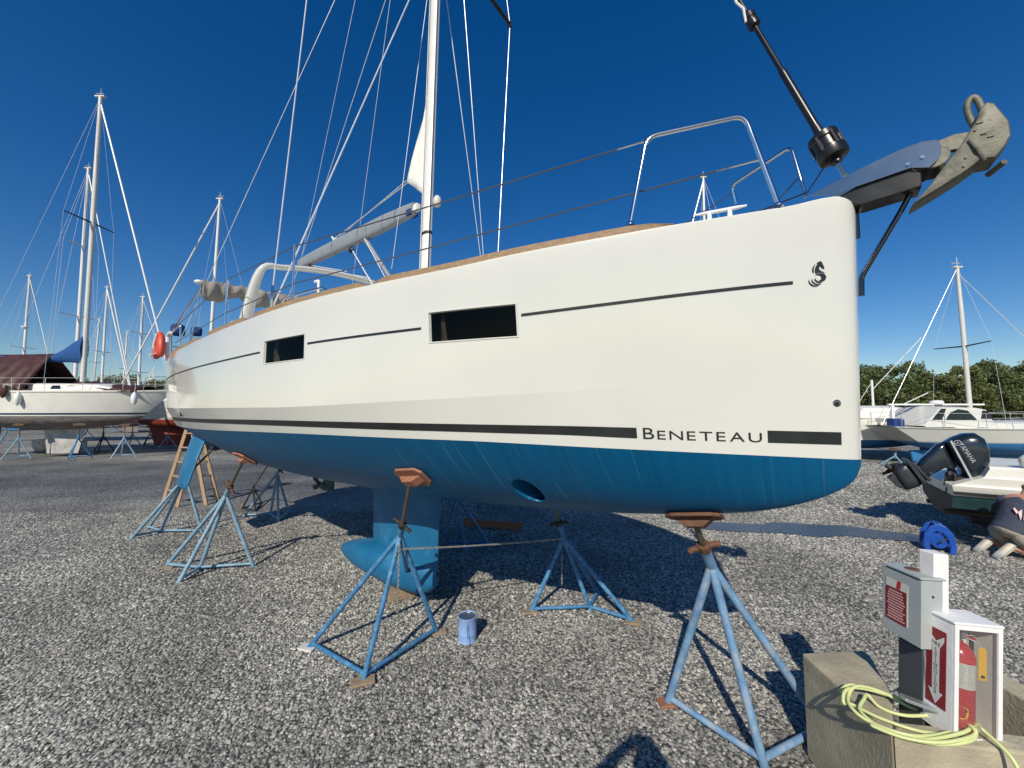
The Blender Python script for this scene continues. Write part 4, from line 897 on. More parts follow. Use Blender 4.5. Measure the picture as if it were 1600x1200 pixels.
for k in range(11):
    y=.172-k*.0155; x0=.008+rnd.uniform(0,.012); x=x0
    while x<.108-(x0-.008):
        w=rnd.uniform(.006,.018); w=min(w,.112-x); mb.prism([(x,y-.004),(x+w,y-.004),(x+w,y+.003),(x,y+.003)],f,.0025,.0035); x+=w+.0035
mb.build('notice_lettering',M['pink'],ns,smooth=0)
mb=MB(); mb.prism([(.0,.19),(.125,.19),(.125,.235),(0,.235)],f,0,.002); mb.build('sticker',M['label'],dr,smooth=0)
mb=MB(); mb.prism([(.062,.192),(.085,.192),(.092,.238),(.069,.238)],f,.002,.003); mb.build('sticker',M['red'],dr,smooth=0)
mb=MB(); mb.prism([(.122,.0),(.128,.0),(.128,.235),(.122,.235)],f,0,.002); mb.build('sticker',M['label'],dr,smooth=0)
# outlet below
ob=thing('outlet_pedestal','dark grey outlet pedestal with its pale cover open under the electric box','outlet',(2.29,2.33,0)); ob.rotation_euler=(0,.06,0)
mb=MB(); mb.box((0,0,.52),(.075,.14,1.04)); mb.build('column',M['dkgrey'],ob,smooth=0,bevel=.006)
mb=MB(); mb.box((-.0,-.076,.93),(.065,.012,.17)); r_=mb.build('receptacle',M['boxgrey'],ob,smooth=0,bevel=.004)
mb=MB(); mb.box((-.0,-.084,.955),(.035,.006,.09)); mb.box((-.0,-.084,.885),(.045,.006,.03)); mb.build('socket',M['dkgrey'],r_,smooth=0,bevel=.002)
mb=MB(); mb.box((-.075,-.10,.775),(.17,.06,.018),Matrix.Rotation(.16,3,'Y')@Matrix.Rotation(-.35,3,'Z')); mb.build('cover',M['plate'],ob,smooth=0,bevel=.004)
# extinguisher cabinet
ec=thing('extinguisher_cabinet','white cabinet with a clear front and a red fire extinguisher sign','cabinet',(2.292,2.12,.675)); ec.rotation_euler=(0,.09,0); w,d,h=.252,.155,.605
mb=MB(); mb.box((w/2,d/2,.006),(w,d,.012)); mb.box((w/2,d-.005,h/2),(w,.010,h-.026)); mb.box((.006,d/2-.005,h/2),(.012,d-.012,h-.026)); mb.box((w-.006,d/2-.005,h/2),(.012,d-.012,h-.026)); mb.build('cabinet_shell',M['white'],ec,smooth=0,bevel=.002)
mb=MB(); mb.box((w/2,d/2-.004,h-.006),(w+.012,d+.016,.014)); mb.build('roof',M['white'],ec,smooth=0,bevel=.004)
mb=MB(); fw=.022
mb.box((fw/2,-.004,h/2-.003),(fw,.012,h-.02)); mb.box((w-fw/2,-.004,h/2-.003),(fw,.012,h-.02)); mb.box((w/2,-.004,h-.026),(w-2*fw,.011,.024)); mb.box((w/2,-.004,.014),(w-2*fw,.011,.024)); fm=mb.build('front_frame',M['white'],ec,smooth=0,bevel=.002)
mb=MB(); mb.add([(fw,.001,.02),(w-fw,.001,.02),(w-fw,.001,h-.035),(fw,.001,h-.035)],[(0,1,2,3)]); mb.build('front_pane',M['acrylic'],fm,smooth=0)
f=plane_x(-.001,.128,.125); sw,sh=.098,.40
mb=MB(); mb.prism([(0,0),(sw,0),(sw,sh),(0,sh)],f,0,.002); sg=mb.build('arrow_sign',M['redsign'],ec,smooth=0)
mb=MB(); mb.prism([(.049,.008),(.084,.075),(.066,.075),(.066,.30),(.088,.345),(.088,.372),(.049,.335),(.010,.372),(.010,.345),(.032,.30),(.032,.075),(.014,.075)],f,.002,.0032); mb.build('arrow',M['label'],sg,smooth=0)
mb=MB()
def put(txt,cx,cy,size,sx=1.0):
    vs,fs=text_polys(txt,size,'CENTER',sx); mb.add([Vector(f(cx+x,cy+y,.0038)) for x,y in vs],fs)
put('FIRE',.049,.312,.030,.85)
for k,ch in enumerate('EXTINGUISHER'): put(ch,.049,.283-.0205*k,.024,1.0)
mb.build('sign_lettering',M['ink'],sg,smooth=0,norm=False)
# extinguisher
fe=thing('fire_extinguisher','red fire extinguisher with a yellow tag inside the clear-fronted cabinet','fire extinguisher',(2.292+.108,2.12+.072,.678)); fe.rotation_euler=(0,.09,0)
mb=MB(); rr=.066; mb.lathe([(0,0),(.05,.0),(rr-.002,.012),(rr,.02),(rr,.40),(.056,.428),(.038,.452),(.02,.462),(.02,.47)],36,(0,0,0),(0,0,1),False); cy_=mb.build('cylinder',M['red'],fe,smooth=50)
mb=MB(); mb.lathe([(rr+.0008,.245),(rr+.0008,.372)],36,(0,0,0),(0,0,1),False); mb.build('label_band',M['label'],cy_)
mb=MB(); rnd=random.Random(9)
for k in range(9):
    for s_ in (0,1,2):
        a0=-2.4+s_*.55; a1=a0+.42*rnd.uniform(.6,1); z=.36-k*.012
        mb.grid([[Vector(((rr+.0016)*math.cos(a0+(a1-a0)*i/4),(rr+.0016)*math.sin(a0+(a1-a0)*i/4),z+q)) for i in range(5)] for q in (0,.004)])
mb.build('label_print',M['boxgrey'],cy_,smooth=0,norm=False)
def onc(u,v,e=.0014): a=-math.pi/2+u/rr; return ((rr+e)*math.cos(a),(rr+e)*math.sin(a),v)
mb=MB(); P_=[(.0,.09),(.020,.10),(.026,.12),(.024,.15),(.012,.155),(.0,.15),(-.012,.155),(-.024,.15),(-.026,.12),(-.020,.10)]; mb.add([Vector(onc(x-.040,y)) for x,y in P_],[tuple(range(10))]); mb.build('shield_sticker',M['yellow'],cy_,smooth=0,norm=False)
mb=MB(); mb.add([Vector(onc(x-.040,y,.0022)) for x,y in ((-.024,.115),(.020,.132),(.022,.142),(-.022,.126))],[(0,1,2,3)]); mb.build('sticker_print',M['ink'],cy_,smooth=0,norm=False)
mb=MB(); mb.cyl((0,0,.468),(0,0,.50),.017,14); mb.box((-.01,-.02,.515),(.045,.03,.03)); mb.cyl((-.02,-.03,.512),(-.02,-.045,.512),.014,14); vl=mb.build('valve',M['plate'],fe)
mb=MB(); mb.bar((-.01,-.02,.53),(.035,-.045,.545),.02,.008); mb.bar((-.01,-.02,.508),(.04,-.05,.500),.018,.007); mb.build('lever',M['red'],vl)
mb=MB(); mb.tube(catmull([(.0,.0,.505),(.05,-.01,.50),(.075,.0,.44),(.074,.01,.30),(.070,.01,.14)],5),.009,8); mb.build('discharge_hose',M['rubber'],fe)
mb=MB(); mb.prism([(-.022,-.155),(.022,-.155),(.022,0),(.012,.012),(-.012,.012),(-.022,0)],lambda u,v,d:(.055+u+.10*(-v)*.15,-.066+d,.455+v),0,.0015); tg=mb.build('inspection_tag',M['yellow'],fe,smooth=0)
mb=MB(); mb.prism([(-.012,-.142),(.012,-.142),(.008,-.128),(-.008,-.128)],lambda u,v,d:(.055+u+.10*(-v)*.15,-.066-.0012+d,.455+v),0,.001); mb.build('tag_print',M['ink'],tg,smooth=0)
mb=MB(); mb.tube(catmull([(.05,-.065,.462),(.03,-.06,.49),(.0,-.03,.50),(.03,-.05,.515),(.05,-.065,.465)],5),.0014,5); mb.build('tag_wire',M['wire'],tg)
# coiled hose on the barrier
def HP(px,py,z): return G(px,py,z)
hz=zt+.012
loops=[[(1312,1080,hz+.0),(1332,1070,hz+.03),(1390,1088,hz),(1448,1102,hz+.01),(1502,1118,hz+.02),(1523,1133,hz+.02),(1500,1147,hz+.0),(1440,1143,hz+.0),(1375,1122,hz),(1330,1100,hz)],
 [(1318,1098,hz+.02),(1322,1078,hz+.06),(1350,1076,hz+.05),(1420,1095,hz+.02),(1490,1112,hz+.03),(1510,1128,hz+.03),(1500,1140,hz+.01),(1430,1150,hz+.01),(1360,1128,hz)],
 [(1330,1105,hz+.02),(1326,1086,hz+.04),(1340,1072,hz+.07),(1380,1082,hz+.04),(1430,1108,hz+.0),(1505,1120,hz+.0),(1524,1140,hz+.03),(1515,1158,hz+.02),(1460,1162,hz+.0),(1390,1144,hz)],
 [(1345,1112,hz+.01),(1350,1092,hz+.03),(1356,1086,hz+.03),(1375,1105,hz),(1415,1118,hz),(1480,1118,hz+.02),(1518,1136,hz+.05),(1520,1150,hz+.03),(1470,1160,hz+.02),(1410,1152,hz)]]
pts=[]
for lp in loops: pts+=[HP(*q) for q in lp]
pts+=[HP(1360,1132,hz),HP(1430,1155,hz),HP(1500,1146,hz+.03),HP(1527,1131,hz+.04)]
e_=HP(1535,1140,hz+.03)
pts+=[e_,Vector((e_.x-.0,e_.y-.13,hz-.03)),Vector((e_.x+.0,e_.y-.165,hz-.25)),Vector((e_.x+.03,e_.y-.22,.10)),Vector((e_.x+.2,e_.y-.3,.02)),Vector((e_.x+.8,e_.y-.3,.02))]
mb=MB(); mb.tube([p-Vector((2.3,2.1,0)) for p in catmull(pts,7)],.0088,8); hit('garden_hose',mb,M['hose'],None,'yellow-green hose coiled over the concrete barrier','hose',(2.3,2.1,0),smooth=70)
# ---------------------------------------------------------------- blue hose reel on the gravel
q=G(1466,861); rl=thing('hose_reel','bright blue plastic hose reel standing on the gravel behind the white post','hose reel',(q.x,q.y,0),R(-35)); rl.scale=(.84,.84,.98)
arch_=[(-.20,0),(-.24,.10),(-.21,.30),(-.12,.44),(.0,.49),(.10,.46),(.20,.34),(.23,.12),(.20,0),(.12,0),(.14,.13),(.11,.28),(.04,.36),(-.05,.36),(-.12,.28),(-.15,.12),(-.12,0)]
for y in (-.14,.14):
    mb=MB(); mb.prism(arch_,lambda u,v,d,y=y:(u,y+d,v),-.025,.025); mb.build('side_frame',M['reelblue'],rl,smooth=0,bevel=.012)
mb=MB(); mb.box((-.19,0,.05),(.09,.24,.10)); mb.box((.18,0,.05),(.08,.24,.10)); mb.box((0,0,.465),(.10,.24,.04)); mb.build('crossbar',M['reelblue'],rl,smooth=0,bevel=.01)
mb=MB(); mb.lathe([(.03,-.10),(.13,-.10),(.13,-.085),(.07,-.08),(.07,.08),(.13,.085),(.13,.10),(.03,.10)],24,(0,0,.20),(0,1,0)); mb.build('drum',M['reelblue'],rl)
mb=MB()
for k in range(6): mb.tube([Vector(((.085+.01*(k%2))*math.cos(a),-.07+.025*k,.20+(.085+.01*(k%2))*math.sin(a))) for a in [2*math.pi*i/20 for i in range(21)]],.011,6)
mb.build('wound_hose',M['boxgrey'],rl)
mb=MB(); mb.tube([(0,-.17,.20),(0,-.20,.20),(.08,-.21,.27),(.08,-.26,.27)],.012,8); mb.build('crank',M['dkgrey'],rl)
# ---------------------------------------------------------------- other boats in the yard
def yacht(label, loc, rz, L=10.5, B=3.3, fb=1.15, wl=2.1, draft=.65, ov=1.3, ovs=.5, keel=None, rudder=None, mast=None, cols=('gel2','grime','navystripe'), cabin=None, boom=None, rails=True, group=None, sheer=.25, forestay=.018, lazy=0, tr=.62, name='sailboat'):
    t=thing(name,label,'sailboat',loc,rz,group)
    f=lambda u: (tr+(1-tr)*math.sin(min(u/.45,1)*math.pi/2)) if u<.45 else math.cos((u-.45)/.55*math.pi/2)**.75
    zs=lambda u: wl+fb+sheer*((u-.35)**2)*1.6
    N=28
    def row(v,side):   # v=1 sheer, 0 waterline
        x0=ovs*(1-v); x1=L-ov*(1-v); out=[]
        for i in range(N+1):
            u=i/N; z=wl+(zs(u)-wl)*v; out.append(Vector((x0+(x1-x0)*u,side*max(.004,B/2*f(u)*(.86+.14*v)),z)))
        return out
    mb=MB(); vs=[1,.97,.75,.5,.25,.10,0]
    for side in (1,-1): mb.grid([row(v,side) for v in vs])
    A=[row(v,1)[0] for v in vs]+[row(v,-1)[0] for v in vs[::-1]]; mb.add(A,[tuple(range(len(A)))])
    d=row(1,1); e=row(1,-1); mb.grid([d,[(a+b)/2+Vector((0,0,.05)) for a,b in zip(d,e)],e]); mb.build('hull',M[cols[0]],t,smooth=30)
    mb=MB(); rows=[]; dep=lambda u: draft*max(0,math.sin(math.pi*min(1,max(0,u))))**.6
    for side in (1,-1):
        for w in [0,.2,.4,.6,.8,1]:
            r=[]
            for i,p in enumerate(row(0,side)):
                u=i/N; r.append(Vector((p.x,p.y*math.cos(w*math.pi/2)**.8,p.z-.004-dep(u)*math.sin(w*math.pi/2)**1.3)))
            rows.append(r)
    mb.grid(rows[:6]); mb.grid(rows[6:]); mb.build('hull_bottom',M[cols[1]],t,smooth=50)
    for side in (1,-1):
        mb=MB(); a=row(.05,side); b=row(.12,side); o=Vector((0,side*.012,0)); mb.grid([[p+o for p in a],[p+o for p in b]]); mb.build('waterline_stripe',M[cols[2]],t)
        mb=MB(); a=row(.93,side); b=row(.985,side); o=Vector((0,side*.03,0)); mb.grid([row(.985,side),[p+o for p in b],[p+o for p in a],row(.93,side)]); mb.build('rub_rail',M[cols[0]],t)
    if cabin:
        x0,x1,h,w,wins=cabin; mb=MB(); zb=zs(.5)-.02; rows=[]
        for x,k in ((x0,0),(x0+.15,1),((x0+x1)/2,1),(x1-1.1,.92),(x1-.25,.35),(x1,0)):
            ww=w*(1 if x<x1-1 else .75); rows.append([Vector((x,ww*y,zb+h*k*z)) for y,z in ((1,0),(.93,.85),(.8,1),(0,1.12),(-.8,1),(-.93,.85),(-1,0))])
        mb.grid(rows); cb=mb.build('cabin',M[cols[0]],t)
        for a,b in wins:
            for side in (1,-1):
                mb=MB(); q=lambda x,k: Vector((x,side*(w*(1-.082*k)+.012),zb+h*k)); mb.add([q(a,.3),q(b,.3),q(b-.06,.72),q(a+.06,.72)],[(0,1,2,3)]); mb.build('window',M['tint'],cb,norm=False)
    if keel:
        x0,x1,x2,x3,zt_,zb_,w=keel[:7]; mb=MB()
        def kf(a,b,z,tk): return [Vector((a+(b-a)*u,tk*math.sin(math.pi*u**.6)*sg,z)) for sg,us in ((1,(0,.15,.4,.7,1)),(-1,(.7,.4,.15))) for u in us]
        mb.grid([kf(x0,x1,zt_,w),kf((x0+x2)/2,(x1+x3)/2,(zt_+zb_)/2,w),kf(x2,x3,zb_,w)],True); k_=kf(x2,x3,zb_,w); mb.add(k_,[tuple(range(len(k_)))]); mb.build('keel',M[keel[7] if len(keel)>7 else cols[1]],t,smooth=50)
    if rudder:
        x0,x1,zt_,zb_,mt=rudder; mb=MB(); mb.prism([(x0,zt_),(x1,zt_),(x1-.08,zb_),(x0+.1,zb_)],lambda u,v,d:(u,d,v),-.05,.05); mb.build('rudder',M[mt],t,smooth=0,bevel=.02)
    if mast:
        for mi,(mx,mh,r,sp,mc) in enumerate(mast if isinstance(mast,list) else [mast]):
            rk=-.012*mh; zb=zs(mx/L); b0=Vector((mx,0,zb)); b1=Vector((mx+rk,0,zb+mh)); mb=MB(); mb.tube([b0,b0.lerp(b1,.7),b1],[r,r*.97,r*.72],12); m_=mb.build('mast',M[mc],t,smooth=60)
            mb=MB(); mb.box(b1+Vector((0,0,.03)),(r*4.5,r*1.4,.07)); mb.tube([b1,b1+Vector((0,0,.5))],.012,6); mb.tube([b1+Vector((-.25,0,.22)),b1+Vector((.15,0,.22))],.014,6); mb.build('masthead_fitting',M['greymast'],m_)
            W_=[]
            bow=Vector((L-.12,0,zs(1)+.05)); st=Vector((.15,0,zs(0)+.05))
            if mi==0:
                mb=MB(); mb.tube([bow,b1-Vector((0,0,.25))],forestay,8); mb.build('furled_forestay',M['alu'],t)
                mb=MB(); mb.tube([st,b1],max(.007,lazy),5); mb.build('backstay',M['wire'],t)
            for k,fr in enumerate(sp):
                c=b0.lerp(b1,fr); hw=B*.36
                for sd in (1,-1):
                    mb=MB(); tip=c+Vector((-.15,sd*hw,.05)); mb.tube([c,tip],[r*.42,r*.25],8); mb.build('spreader',M['darksteel' if mc!='alu' else 'greymast'],m_)
                    mb=MB(); mb.tube([Vector((mx-.2,sd*B*.45,zs(mx/L))),tip,b1 if k==len(sp)-1 else b0.lerp(b1,min(1,fr+.32))],max(.006,lazy),5); mb.build('shroud',M['wire'],t)
    if boom:
        mx,l,hh,mt=boom; mb=MB(); mb.tube([(mx-.1,0,hh),(mx-l,0,hh+.12)],[.08,.07],10); mb.build('boom',M['alu'],t)
    if rails:
        n=7
        for sd in (1,-1):
            P=[Vector((L*u,sd*(B/2*f(u)-.08),zs(u))) for u in [.03+.94*i/n for i in range(n+1)]]
            for p in P:
                mb=MB(); mb.tube([p,p+Vector((0,0,.62))],.014,6); mb.build('stanchion',M['steel'],t)
            for hh in (.32,.61):
                mb=MB(); mb.tube([p+Vector((0,0,hh)) for p in P],.008,5); mb.build('lifeline',M['wire'],t)
        mb=MB(); q=[Vector((L*.90,B/2*f(.90)-.08,zs(.9))),Vector((L*.91,B/2*f(.90)-.08,zs(.9)+.68)),Vector((L-.02,.02,zs(1)+.72)),Vector((L*.91,-B/2*f(.90)+.08,zs(.9)+.68)),Vector((L*.90,-B/2*f(.90)+.08,zs(.9)))]; mb.tube(fillet(q,.12),.018,8); mb.build('pulpit',M['steel'],t)
    return t
# cream sloop on the left
LX=-17.55; LYd=20.0; Lb=11.4
left=yacht('cream sloop with grimy bottom, brown tarpaulin tent and blue sail cover at left',(LX-Lb,LYd,0),0,L=Lb,B=3.4,fb=1.22,wl=2.09,draft=.72,ov=1.55,ovs=.6,sheer=.12,
  keel=(4.7,6.9,4.95,6.55,1.5,.16,.22,'palekeel'),rudder=(1.0,1.8,1.6,.45,'bluebot'),mast=[(6.55,16.2,.115,(.56,),'greymast')],cabin=(2.2,9.4,.42,1.05,((2.5,3.1),(3.3,4.1),(4.4,5.0),(6.1,6.6))),boom=(6.5,4.6,4.95,'royal'),forestay=.042)
o=Vector((LX-Lb,LYd,0))
# blue sail cover: deep at the mast, tapering aft (parts of the boom)
mb=MB(); rows=[]
for k in range(15):
    u=k/14; x=6.5-4.5*u; h=1.25*max(0,1-u*2.6)**1.2+.28; r_=[]
    for j in range(12):
        a=2*math.pi*j/12; r_.append(Vector((x+.02*math.sin(j*3+k),(.16+.05*(1-u))*math.cos(a),4.92+.12*u+ (h*.5-.08)+h*.5*math.sin(a)+.02*math.sin(k*2.1+j))))
    rows.append(r_)
mb.grid(rows,True); mb.add(rows[0],[tuple(range(12))]); mb.add(rows[-1],[tuple(range(12))]); mb.build('sail_cover',M['royal'],left,smooth=60)
mb=MB(); rows=[]
rnd=random.Random(11)
for k in range(40):
    x=-.2+5.15*k/39; r_=[]
    for j in range(25):
        y=-1.45+2.9*j/24; q=abs(y)/1.45; z=5.32-1.85*q**1.15-.10*math.sin(math.pi*k/39*1.0)*.5; z+=.03*q*math.sin(k*.9+5*q)+.03*rnd.uniform(-1,1)*q
        if k>36: z-=.25*(k-36)/3*q
        r_.append(Vector((x+.25*q*(k-20)/20,y*(1-.06*math.sin(k*1.3)),z)))
    rows.append(r_)
mb.grid(rows); tp=mb.build('tarpaulin',M['brown'],None,smooth=70,norm=False); tp.location=o; tag(tp,'brown tarpaulin tented over the boom of the cream sloop','tarpaulin'); so=tp.modifiers.new('thick','SOLIDIFY'); so.thickness=.012
mb=MB(); rows=[]
for k in range(16):
    x=6.9+3.2*k/15; rows.append([Vector((x,-1.0+2.0*j/10,3.86-.30*k/15-.30*(abs(j-5)/5)**2+.05*math.sin(k*1.9+j))) for j in range(11)])
mb.grid(rows); tp=mb.build('tarpaulin',M['brown'],None,smooth=70,norm=False); tp.location=o; tag(tp,'low brown cover spread over the cabin top before the mast','tarpaulin'); so=tp.modifiers.new('thick','SOLIDIFY'); so.thickness=.012
for px,py,lb in ((28,619,'white fender hanging from the cream sloop amidships'),(210,619,'white fender hanging near the bow of the cream sloop')):
    w=Dp(px,py,LYd-1.72 if px<100 else LYd-.98); mb=MB(); mb.lathe([(.0,-.46),(.03,-.44),(.05,-.40),(.115,-.30),(.125,-.1),(.115,.06),(.05,.16),(.03,.2),(0,.21)],16,(0,0,0),(0,0,1),False); fd=thing('fender',lb,'fender',w); mb.build('body',M['white'],fd); mb=MB(); mb.tube([(0,0,.2),(0,.03,.62)],.012,5); mb.build('line',M['rope'],fd)
mb=MB(); w=Dp(5,608,LYd-1.8)
rows=[[Vector((.20*math.cos(a)*k,.10*math.sin(a)*k,z)) for a in [2*math.pi*i/12 for i in range(12)]] for z,k in ((.2,.6),(.1,1),(-.1,.9),(-.3,.7),(-.42,.25))]
mb.grid(rows,True); hit('hanging_cover',mb,M['brown'],None,'bunched dark cloth hanging over the rail of the cream sloop','cloth',w,smooth=70)
# red-bottomed boat behind, bow to the left
red=yacht('cream sailboat with a red bottom, partly hidden behind the big sailboat stern',(-15.5,25.0,0),math.pi,L=10.5,B=3.2,fb=1.15,wl=1.80,draft=.72,ov=1.4,keel=(5.0,8.0,5.3,7.6,1.3,.1,.2),rudder=(.6,1.2,1.3,.4,'redbot'),mast=[(4.35,13.6,.10,(.5,),'alu')],cols=('gel2','redbot','gel2'),cabin=(2.5,8.0,.4,1.0,((3,4),(4.4,5.4))),forestay=.045)
# green cover and further boats whose masts stand over the sloop
def far(label,px,pytop,pybase,y,L,rz,sp=(.5,),r=.10,cols=('gel2','bluebot','navystripe'),fs=.04,mc='alu',lz=.011):
    b=Dp(px,pybase,y); zt=Dp(px,pytop,y).z; d=1 if math.cos(rz)>0 else -1
    mx=L*.58; base=2.95
    return yacht(label,(b.x-mx*d,y,0),rz,L=L,B=L*.31,fb=1.1,wl=1.75,draft=.6,ov=1.2,keel=(L*.42,L*.62,L*.45,L*.6,1.3,.1,.18),rudder=(.5,1.1,1.3,.5,cols[1]),mast=[(mx,zt-base+.0,r,sp,mc)],cols=cols,cabin=(2,L*.78,.4,.9,((2.5,3.4),(4,5))),forestay=fs,lazy=lz,group='laid-up sailboats beyond the front row')
far('distant sailboat whose white mast stands just left of the tall grey mast',118,262,590,29,11,0,(.66,.36),.12)
far('farthest left sailboat, its mast carrying a radar dome',38,430,560,44,11,0,(.44,),.13)
rd=Dp(38.5,511,43.9); mb=MB(); mb.lathe([(0,-.12),(.25,-.10),(.3,0),(.25,.1),(0,.12)],16,(0,0,0),(0,0,1),False); rdo=mb.build('radar_dome',M['white']); 
for ob in list(col.objects):
    if ob.get('label')=='farthest left sailboat, its mast carrying a radar dome': rdo.parent=ob; rdo.location=rd-ob.location
far('distant sailboat with a short mast, next right of the tall grey mast',147,498,590,58,10,math.pi,(.5,),.11,fs=.03)
far('distant sailboat with a thick furled forestay, right of the tall grey mast',160,448,590,50,10.5,0,(.45,),.13,('gel2','redbot','gel2'),fs=.09)
far('distant sailboat with the shortest mast in the gap before the stern',193,518,590,62,9.5,math.pi,(.5,),.12,fs=.02)
far('distant sailboat with two pairs of spreaders in the gap before the stern',217,463,600,40,10,0,(.66,.3),.12,('gel2','grime','gel2'),fs=.02)
far('distant sailboat whose mast shows beyond the white bow cleat',1107,276,640,28,11,math.pi,(.7,),.10,fs=.05)
# pilothouse sloop on the right
rp=yacht('white pilothouse sloop with a blue bottom before the trees at right',(Dp(1374,672,17.3).x,17.3,0),0,L=10.6,B=3.1,fb=.62,wl=1.0,draft=.62,ov=.7,ovs=1.1,keel=(4.2,6.8,4.4,6.5,.5,.05,.2),rudder=(1.3,2.0,.6,.1,'bluebot'),mast=[(4.15,7.3,.085,(.5,),'greymast')],cols=('gel','bluebot','gel'),cabin=(2.2,8.6,.30,1.0,((5.2,5.5),(6.3,6.6))),forestay=.012,tr=.45)
mb=MB(); rows=[]
zb=1.66
for x,k in ((1.05,.05),(1.75,.95),(1.9,1),(3.3,1),(3.75,.9),(4.15,.05)): rows.append([Vector((x,y*.98,zb+.86*k*z)) for y,z in ((-1,0),(-.98,.6),(-.9,.95),(0,1.05),(.9,.95),(.98,.6),(1,0))])
mb.grid(rows); ph=mb.build('pilothouse',M['gel'],rp,smooth=40)
for poly in ([(1.32,.30),(1.78,.78),(2.0,.78),(1.75,.30)],[(1.9,.30),(2.15,.62),(2.5,.76),(2.9,.70),(3.25,.30)],[(3.4,.35),(3.55,.72),(3.75,.66),(3.95,.35)]):
    mb=MB(); mb.add([(u,-.995+.06*v,zb+v) for u,v in poly],[tuple(range(len(poly)))]); mb.build('window',M['tint'],ph,norm=False)
mb=MB(); mb.box((2.6,0,zb+.97),(4.3,.10,.07)); mb.build('boom',M['white'],rp)
mb=MB(); mb.box((.62,0,zb+.45),(.12,.12,.95)); mb.build('boom_crutch',M['white'],rp)
mb=MB(); mb.lathe([(0,0),(.22,0),(.24,.06),(.2,.14),(0,.16)],14,(2.65,0,zb+1.0),(0,0,1),False); mb.build('radar_dome',M['white'],rp)
mb=MB(); mb.tube([(1.3,.1,zb+1.0),(2.4,.1,zb+1.5)],.02,6); mb.build('antenna',M['alu'],rp)
mb=MB(); mb.box((.45,-.3,zb+.15),(.45,.4,.4)); mb.build('cockpit_cover',M['navy'],rp,bevel=.05)
# motor cruiser behind it
q=Dp(1340,690,19.5); mc=thing('motor_cruiser','white motor cruiser half hidden between the big bow and the pilothouse sloop','motorboat',(q.x-1.0,19.5,0))
mb=MB()
for side in (1,-1):
    mb.grid([[Vector((5.2*u-(0 if v else .0)+(.5*v*(u>.6)*(u-.6)*2.5),side*1.3*(1 if u<.5 else math.cos((u-.5)*math.pi)**.7+.002)*(.8+.2*v),.95+1.0*v+.2*u*v)) for u in [i/14 for i in range(15)]] for v in (1,.7,.4,0)])
A=[Vector((0,s*1.3*(.8+.2*v),.95+v)) for s,vs in ((1,(1,0)),(-1,(0,1))) for v in vs]; mb.add(A,[(0,1,2,3)])
mb.build('hull',M['gel2'],mc,smooth=40)
mb=MB()
for side in (1,-1): mb.grid([[Vector((5.2*u,side*(1.04*(1 if u<.5 else math.cos((u-.5)*math.pi)**.7+.002))*k,.945-.5*(1-k)**.8*(1-u**3))) for u in [i/14 for i in range(15)]] for k in (1,.6,.3,0)])
mb.build('hull_bottom',M['bluebot'],mc)
mb=MB(); rows=[]
for x,k in ((.3,.4),(.6,1),(2.6,1),(3.4,.5),(4.2,.05)): rows.append([Vector((x,y*1.0,1.98+.62*k*z)) for y,z in ((-1,0),(-.9,.8),(0,1),(.9,.8),(1,0))])
mb.grid(rows); mb.build('canvas_cover',M['sail'],mc)
mb=MB(); mb.tube([(1.9,0,2.5),(1.9,0,3.9)],.05,8); mb.tube([(1.9,0,3.8),(1.2,.3,2.4)],.012,5); mb.tube([(1.9,0,3.4),(4.6,0,6.1)],.016,6); mb.build('antenna_mast',M['alu'],mc)
mb=MB(); mb.prism([(.4,0),(.55,.55),(1.2,.62),(2.5,.1),(2.5,0)],lambda u,v,d:(2.6+u*.55,d-1.3,.42+v),-.1,.1); hit('blue_skeg',mb,M['bluebot'],mc,None,None) if False else mb.build('skeg',M['bluebot'],mc,smooth=0)
# ---------------------------------------------------------------- stands under the other boats (copied from one template each)
def yard_stand(label, c, h, rz, mat, group, pitch=.0):
    t=thing('boat_stand',label,'boat stand',(c[0],c[1],0),rz,group); ap=Vector((0,0,h*.62))
    for k in range(3):
        a=k*2.094; f=Vector((.52*math.cos(a),.52*math.sin(a),.02)); mb=MB(); mb.tube([f,ap],.03,8); mb.build('leg',M[mat],t)
        a2=a+2.094; f2=Vector((.52*math.cos(a2),.52*math.sin(a2),.02)); mb=MB(); mb.tube([f.lerp(ap,.12),f2.lerp(ap,.12)],.02,6); mb.build('brace',M[mat],t)
    mb=MB(); mb.tube([ap-Vector((0,0,.1)),ap+Vector((0,0,.16))],.042,10); mb.build('collar',M[mat],t)
    mb=MB(); mb.tube([ap,Vector((0,0,h))],.025,8); mb.build('threaded_rod',M['screw'],t)
    mb=MB(); mb.box((0,0,h),(.40,.26,.05),Matrix.Rotation(pitch,3,'X')); mb.build('pad',M['dkwood'],t,smooth=0)
    return t
gs='boat stands under the cream sloop'
for px,d,h,mt,rz,lb,pt in ((28,18.75,1.68,'lblue',.3,'pale blue boat stand under the cream sloop, before its pale keel',.5),(121,18.75,1.66,'blue',.9,'blue boat stand under the middle of the cream sloop, beside a pale keel',.5),(193,19.3,1.62,'lblue',.4,'pale blue boat stand under the bow of the cream sloop',.3),
    (92,21.2,1.66,'darksteel',.2,'dark boat stand on the far side of the cream sloop, behind its pale keel',-.5),(160,21.0,1.60,'darksteel',.6,'dark boat stand on the far side of the cream sloop, under its bow',-.5)):
    g=Dp(px,700,d); yard_stand(lb,(g.x,g.y),h,rz,mt,gs,pt)
gs='boat stands under the red-bottomed sailboat'
for px,d,h,rz,lb in ((262,24.0,1.25,.3,'grey-blue boat stand under the red hull, behind the wooden ladder'),(233,26.0,1.25,.8,'boat stand on the far side of the red hull, left of the ladder'),(206,24.4,1.4,.5,'boat stand under the bow of the red hull')):
    g=Dp(px,690,d); yard_stand(lb,(g.x,g.y),h,rz,'lblue' if d<25 else 'darksteel',gs,.3)
gs='boat stands beyond the front row'
